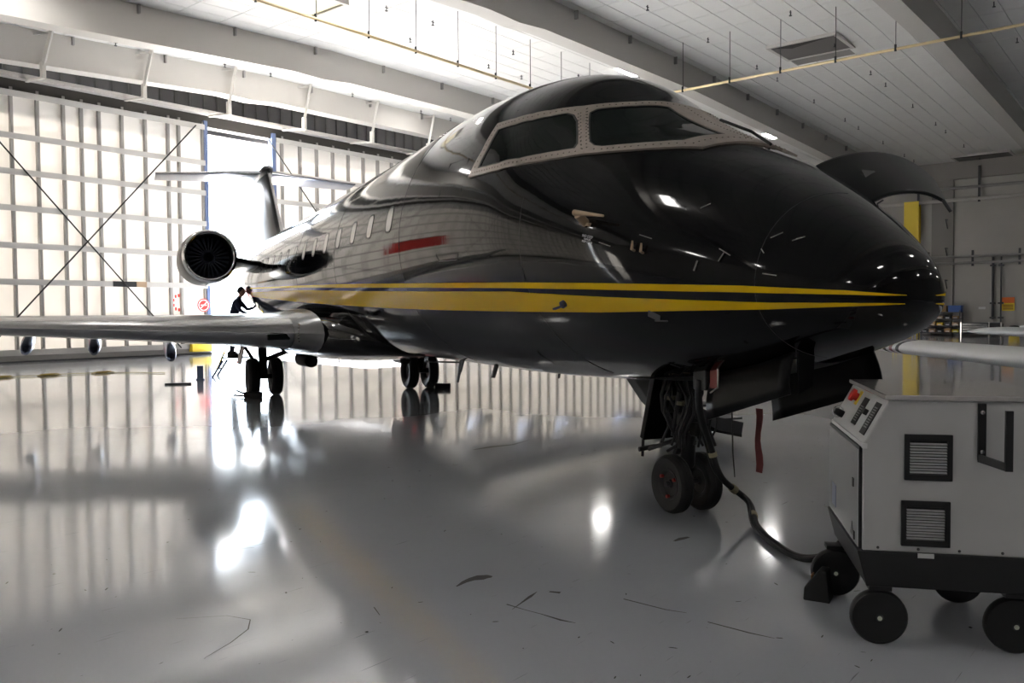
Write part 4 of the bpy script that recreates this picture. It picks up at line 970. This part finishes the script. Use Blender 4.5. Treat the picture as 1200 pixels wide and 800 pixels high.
for v, lab in ((9.78, 'thicker vertical conduit beside the wall sign'), (9.36, 'thinner vertical conduit beside the wall sign')):
    e = empty('conduit', (0, 0, 0), YAW, lab, 'conduit', 'vertical conduits on the far wall')
    MB().tube([(RU - .1, v, .95 if v > 9.5 else .7), (RU - .1, v, 4.6)], .07 if v > 9.5 else .045, 8).obj('pipe', STEEL, e)
    for z in (1.05, 1.9, 4.1): MB().box(RU - .2, RU, v - .14, v + .14, z - .05, z + .05).obj('clamp', STEEL, e)
sgn2 = rw('warning_sign', 'orange and yellow notice on the far wall right of the conduits', 'sign', 9.0, 1.45)
MB().box(-.03, 0, -.32, .32, 0, .78).obj('board', YEL2, sgn2); MB().box(-.04, -.03, -.32, .32, .45, .78).obj('band', ORANGE, sgn2)
for k in range(3): MB().box(-.045, -.03, -.26, .26, .08 + .11 * k, .13 + .11 * k).obj('text_line', mat('brown_ink', (.25, .10, .02), .6), sgn2)
e = rw('outlet_plate', 'small white plate on the far wall above the tool chest', 'plate', 10.35, 1.55); MB().box(-.02, 0, -.18, .18, 0, .14).obj('plate', WHITE, e)
for zz in (5.2, 6.9, 3.3):
    e = rw('wall_bracket', 'small triangular bracket on the pilaster, %s' % {5.2: 'the middle one', 6.9: 'the highest one', 3.3: 'the lowest one'}[zz], 'bracket', 12.2, zz, 'brackets on the wall pilaster')
    MB().bar((-.2, 0, 0), (-.7, 0, 0), .06, .06).bar((-.2, 0, -.5), (-.65, 0, 0), .05, .05).obj('bracket_arm', STEEL, e)
# shelving with parts
rk = rw('parts_rack', 'dark shelving rack of parts under the nose tip', 'rack', 12.4)
for y in (-1.1, 1.15):
    for x in (-1.1, -.4): MB().box(x - .03, x + .03, y - .03, y + .03, 0, 1.5).obj('upright', STEEL, rk)
for z in (.15, .55, .95, 1.35): MB().box(-1.06, -.44, -1.07, 1.12, z, z + .05).obj('shelf', STEEL, rk)
random.seed(8)
def sit(name, lab, cat, v, u, z, sx, sy, sz, m, grp=None):
    e = empty(name, W(u, v, z), YAW, lab, cat, grp)
    MB().box(-sx / 2, sx / 2, -sy / 2, sy / 2, 0, sz).obj('box_body', m, e, bevel=.01); return e
b_ = sit('cardboard_box', 'brown cardboard box on top of the parts rack', 'box', 12.55, RU - .75, 1.40, .5, 1.0, .38, CARD); MB().box(-.26, -.25, -.5, .5, .18, .22).obj('tape', TAN, b_)
b_ = sit('blue_bin', 'blue bin on top of the parts rack beside the cardboard box', 'bin', 11.6, RU - .75, 1.40, .5, .7, .36, BLUE); MB().box(-.27, .27, -.37, .37, .34, .39).obj('rim', BLUE, b_)
b_ = sit('white_pail', 'white pail at the left end of the parts rack top', 'pail', 13.3, RU - .8, 1.40, .3, .3, .24, WHITE); MB().box(-.17, .17, -.17, .17, .22, .25).obj('rim', WHITE, b_)
for r_, z in enumerate((1.0, .6, .2)):
    for k in range(5):
        c_ = (YEL2, SOOT, STEEL, CARD, TAN)[(k * 2 + r_) % 5]
        b_ = sit('parts_bin', '%s parts bin on the %s shelf of the rack, number %s from the left' % (('yellow', 'black', 'grey', 'brown', 'tan')[(k * 2 + r_) % 5], ('upper', 'middle', 'lowest')[r_], ('one', 'two', 'three', 'four', 'five')[k]), 'bin', 13.25 - .42 * k, RU - .75, z, .45, .34, .16 + .08 * random.random(), c_, 'bins on the parts rack')
        MB().box(-.24, -.225, -.1, .1, .03, .08).obj('label_card', WHITE, b_)
ld = rw('yellow_ladder', 'yellow rolling ladder rack with white rungs left of the parts rack', 'ladder', 14.6)
for y in (-.75, .35, ): MB().box(-1.25, -1.19, y - .04, y + .04, 0, 1.35).box(-.65, -.6, y - .04, y + .04, 0, 1.35).obj('rail', YEL2 if y > 0 else WHITE, ld)
for z in (.2, .5, .8, 1.1): MB().box(-1.27, -.6, -.75, .35, z, z + .05).obj('rung', WHITE, ld)
MB().box(-1.15, -.75, -.55, .2, .55, .78).box(-1.15, -.75, -.55, .2, .85, 1.05).obj('yellow_crate', YEL2, ld)
tc_ = rw('tool_chest', 'black wheeled tool chest with silver trim against the far wall', 'tool chest', 10.1)
MB().box(-1.1, -.45, -.95, 1.15, .12, .72).obj('chest_body', SOOT, tc_)
for k in range(4):
    MB().box(-1.13, -1.1, -.3, 1.1, .15 + .14 * k, .26 + .14 * k).obj('drawer', STEEL, tc_); MB().box(-1.16, -1.13, -.25, 1.05, .245 + .14 * k, .26 + .14 * k).obj('drawer_pull', CHROME, tc_)
for y in (-.93, -.33, 1.13): MB().box(-1.16, -1.10, y - .03, y + .03, 0, .80).obj('corner_post', CHROME, tc_)
MB().box(-1.12, -.45, -.9, 1.1, .72, .78).obj('top_tray', STEEL, tc_)
bk = empty('yellow_bucket', W(RU - .9, 8.55, 0), YAW, 'yellow round bucket with black lid right of the tool chest', 'bucket')
MB().lathe([(.001, .0), (.26, 0), (.30, .45), (.001, .45)], (0, 0, 0), (0, 0, 1), 20).obj('bucket_body', YEL2, bk, smooth='auto'); MB().lathe([(.001, .62), (.2, .6), (.31, .5), (.31, .44)], (0, 0, 0), (0, 0, 1), 20).obj('lid', SOOT, bk, smooth='auto')
# white aircraft wing reaching in from the right
wj = empty('white_aircraft_wing', (0, 0, 0), 0, 'white low aircraft wing with dark tip bands entering from the right edge', 'aircraft wing')
def roundfoil(P, c, t_):
    r = []
    for i in range(28):
        q = 2 * PI * i / 28; s = (1 - math.cos(q)) / 2; h = t_ * math.sin(q) * (1.35 - .9 * s) * .5 * (1 if math.sin(q) > 0 else .8)
        r.append((P[0] + s * c, P[1], P[2] + h))
    return r
wst = [(5.50, 12.75, .5, .10), (5.32, 12.55, .85, .19), (5.28, 12.0, .95, .225), (5.18, 10, 1.0, .235), (5.08, 8, 1.1, .25), (4.95, 6.4, 1.2, .27)]
MB().loft([roundfoil((x, y, 1.04), c, t_) for x, y, c, t_ in wst]).obj('wing_skin', WHITE, wj, smooth=True)
for y, m_ in ((11.9, SOOT), (11.68, mat('maroon', (.12, .01, .015), .4)), (11.46, SOOT)):
    MB().loft([roundfoil((5.272 + (12.0 - yy) * -.045 + .0, yy, 1.04), .965 + (12 - yy) * .025, .232) for yy in (y - .055, y + .055)], cap=False).obj('tip_band', m_, wj, smooth=True, label='dark band round the white wing tip')
wt = empty('white_wing_tip', (0, 0, 0), 0, 'rounded white wing tip above the banded wing at the right edge', 'aircraft wing')
MB().loft([roundfoil((7.15 + k_ * .02, y, 1.22), c, t_) for k_, (y, c, t_) in enumerate(((13.2, .3, .04), (13.12, 1.0, .12), (12.9, 1.2, .15), (11, 1.3, .16), (9, 1.4, .17)))]).obj('wing_skin', WHITE, wt, smooth=True)
MB().bar((8.3, 13.3, 1.28), (8.2, 12.3, 1.34), .5, .04).obj('winglet_edge', WHITE, wt)
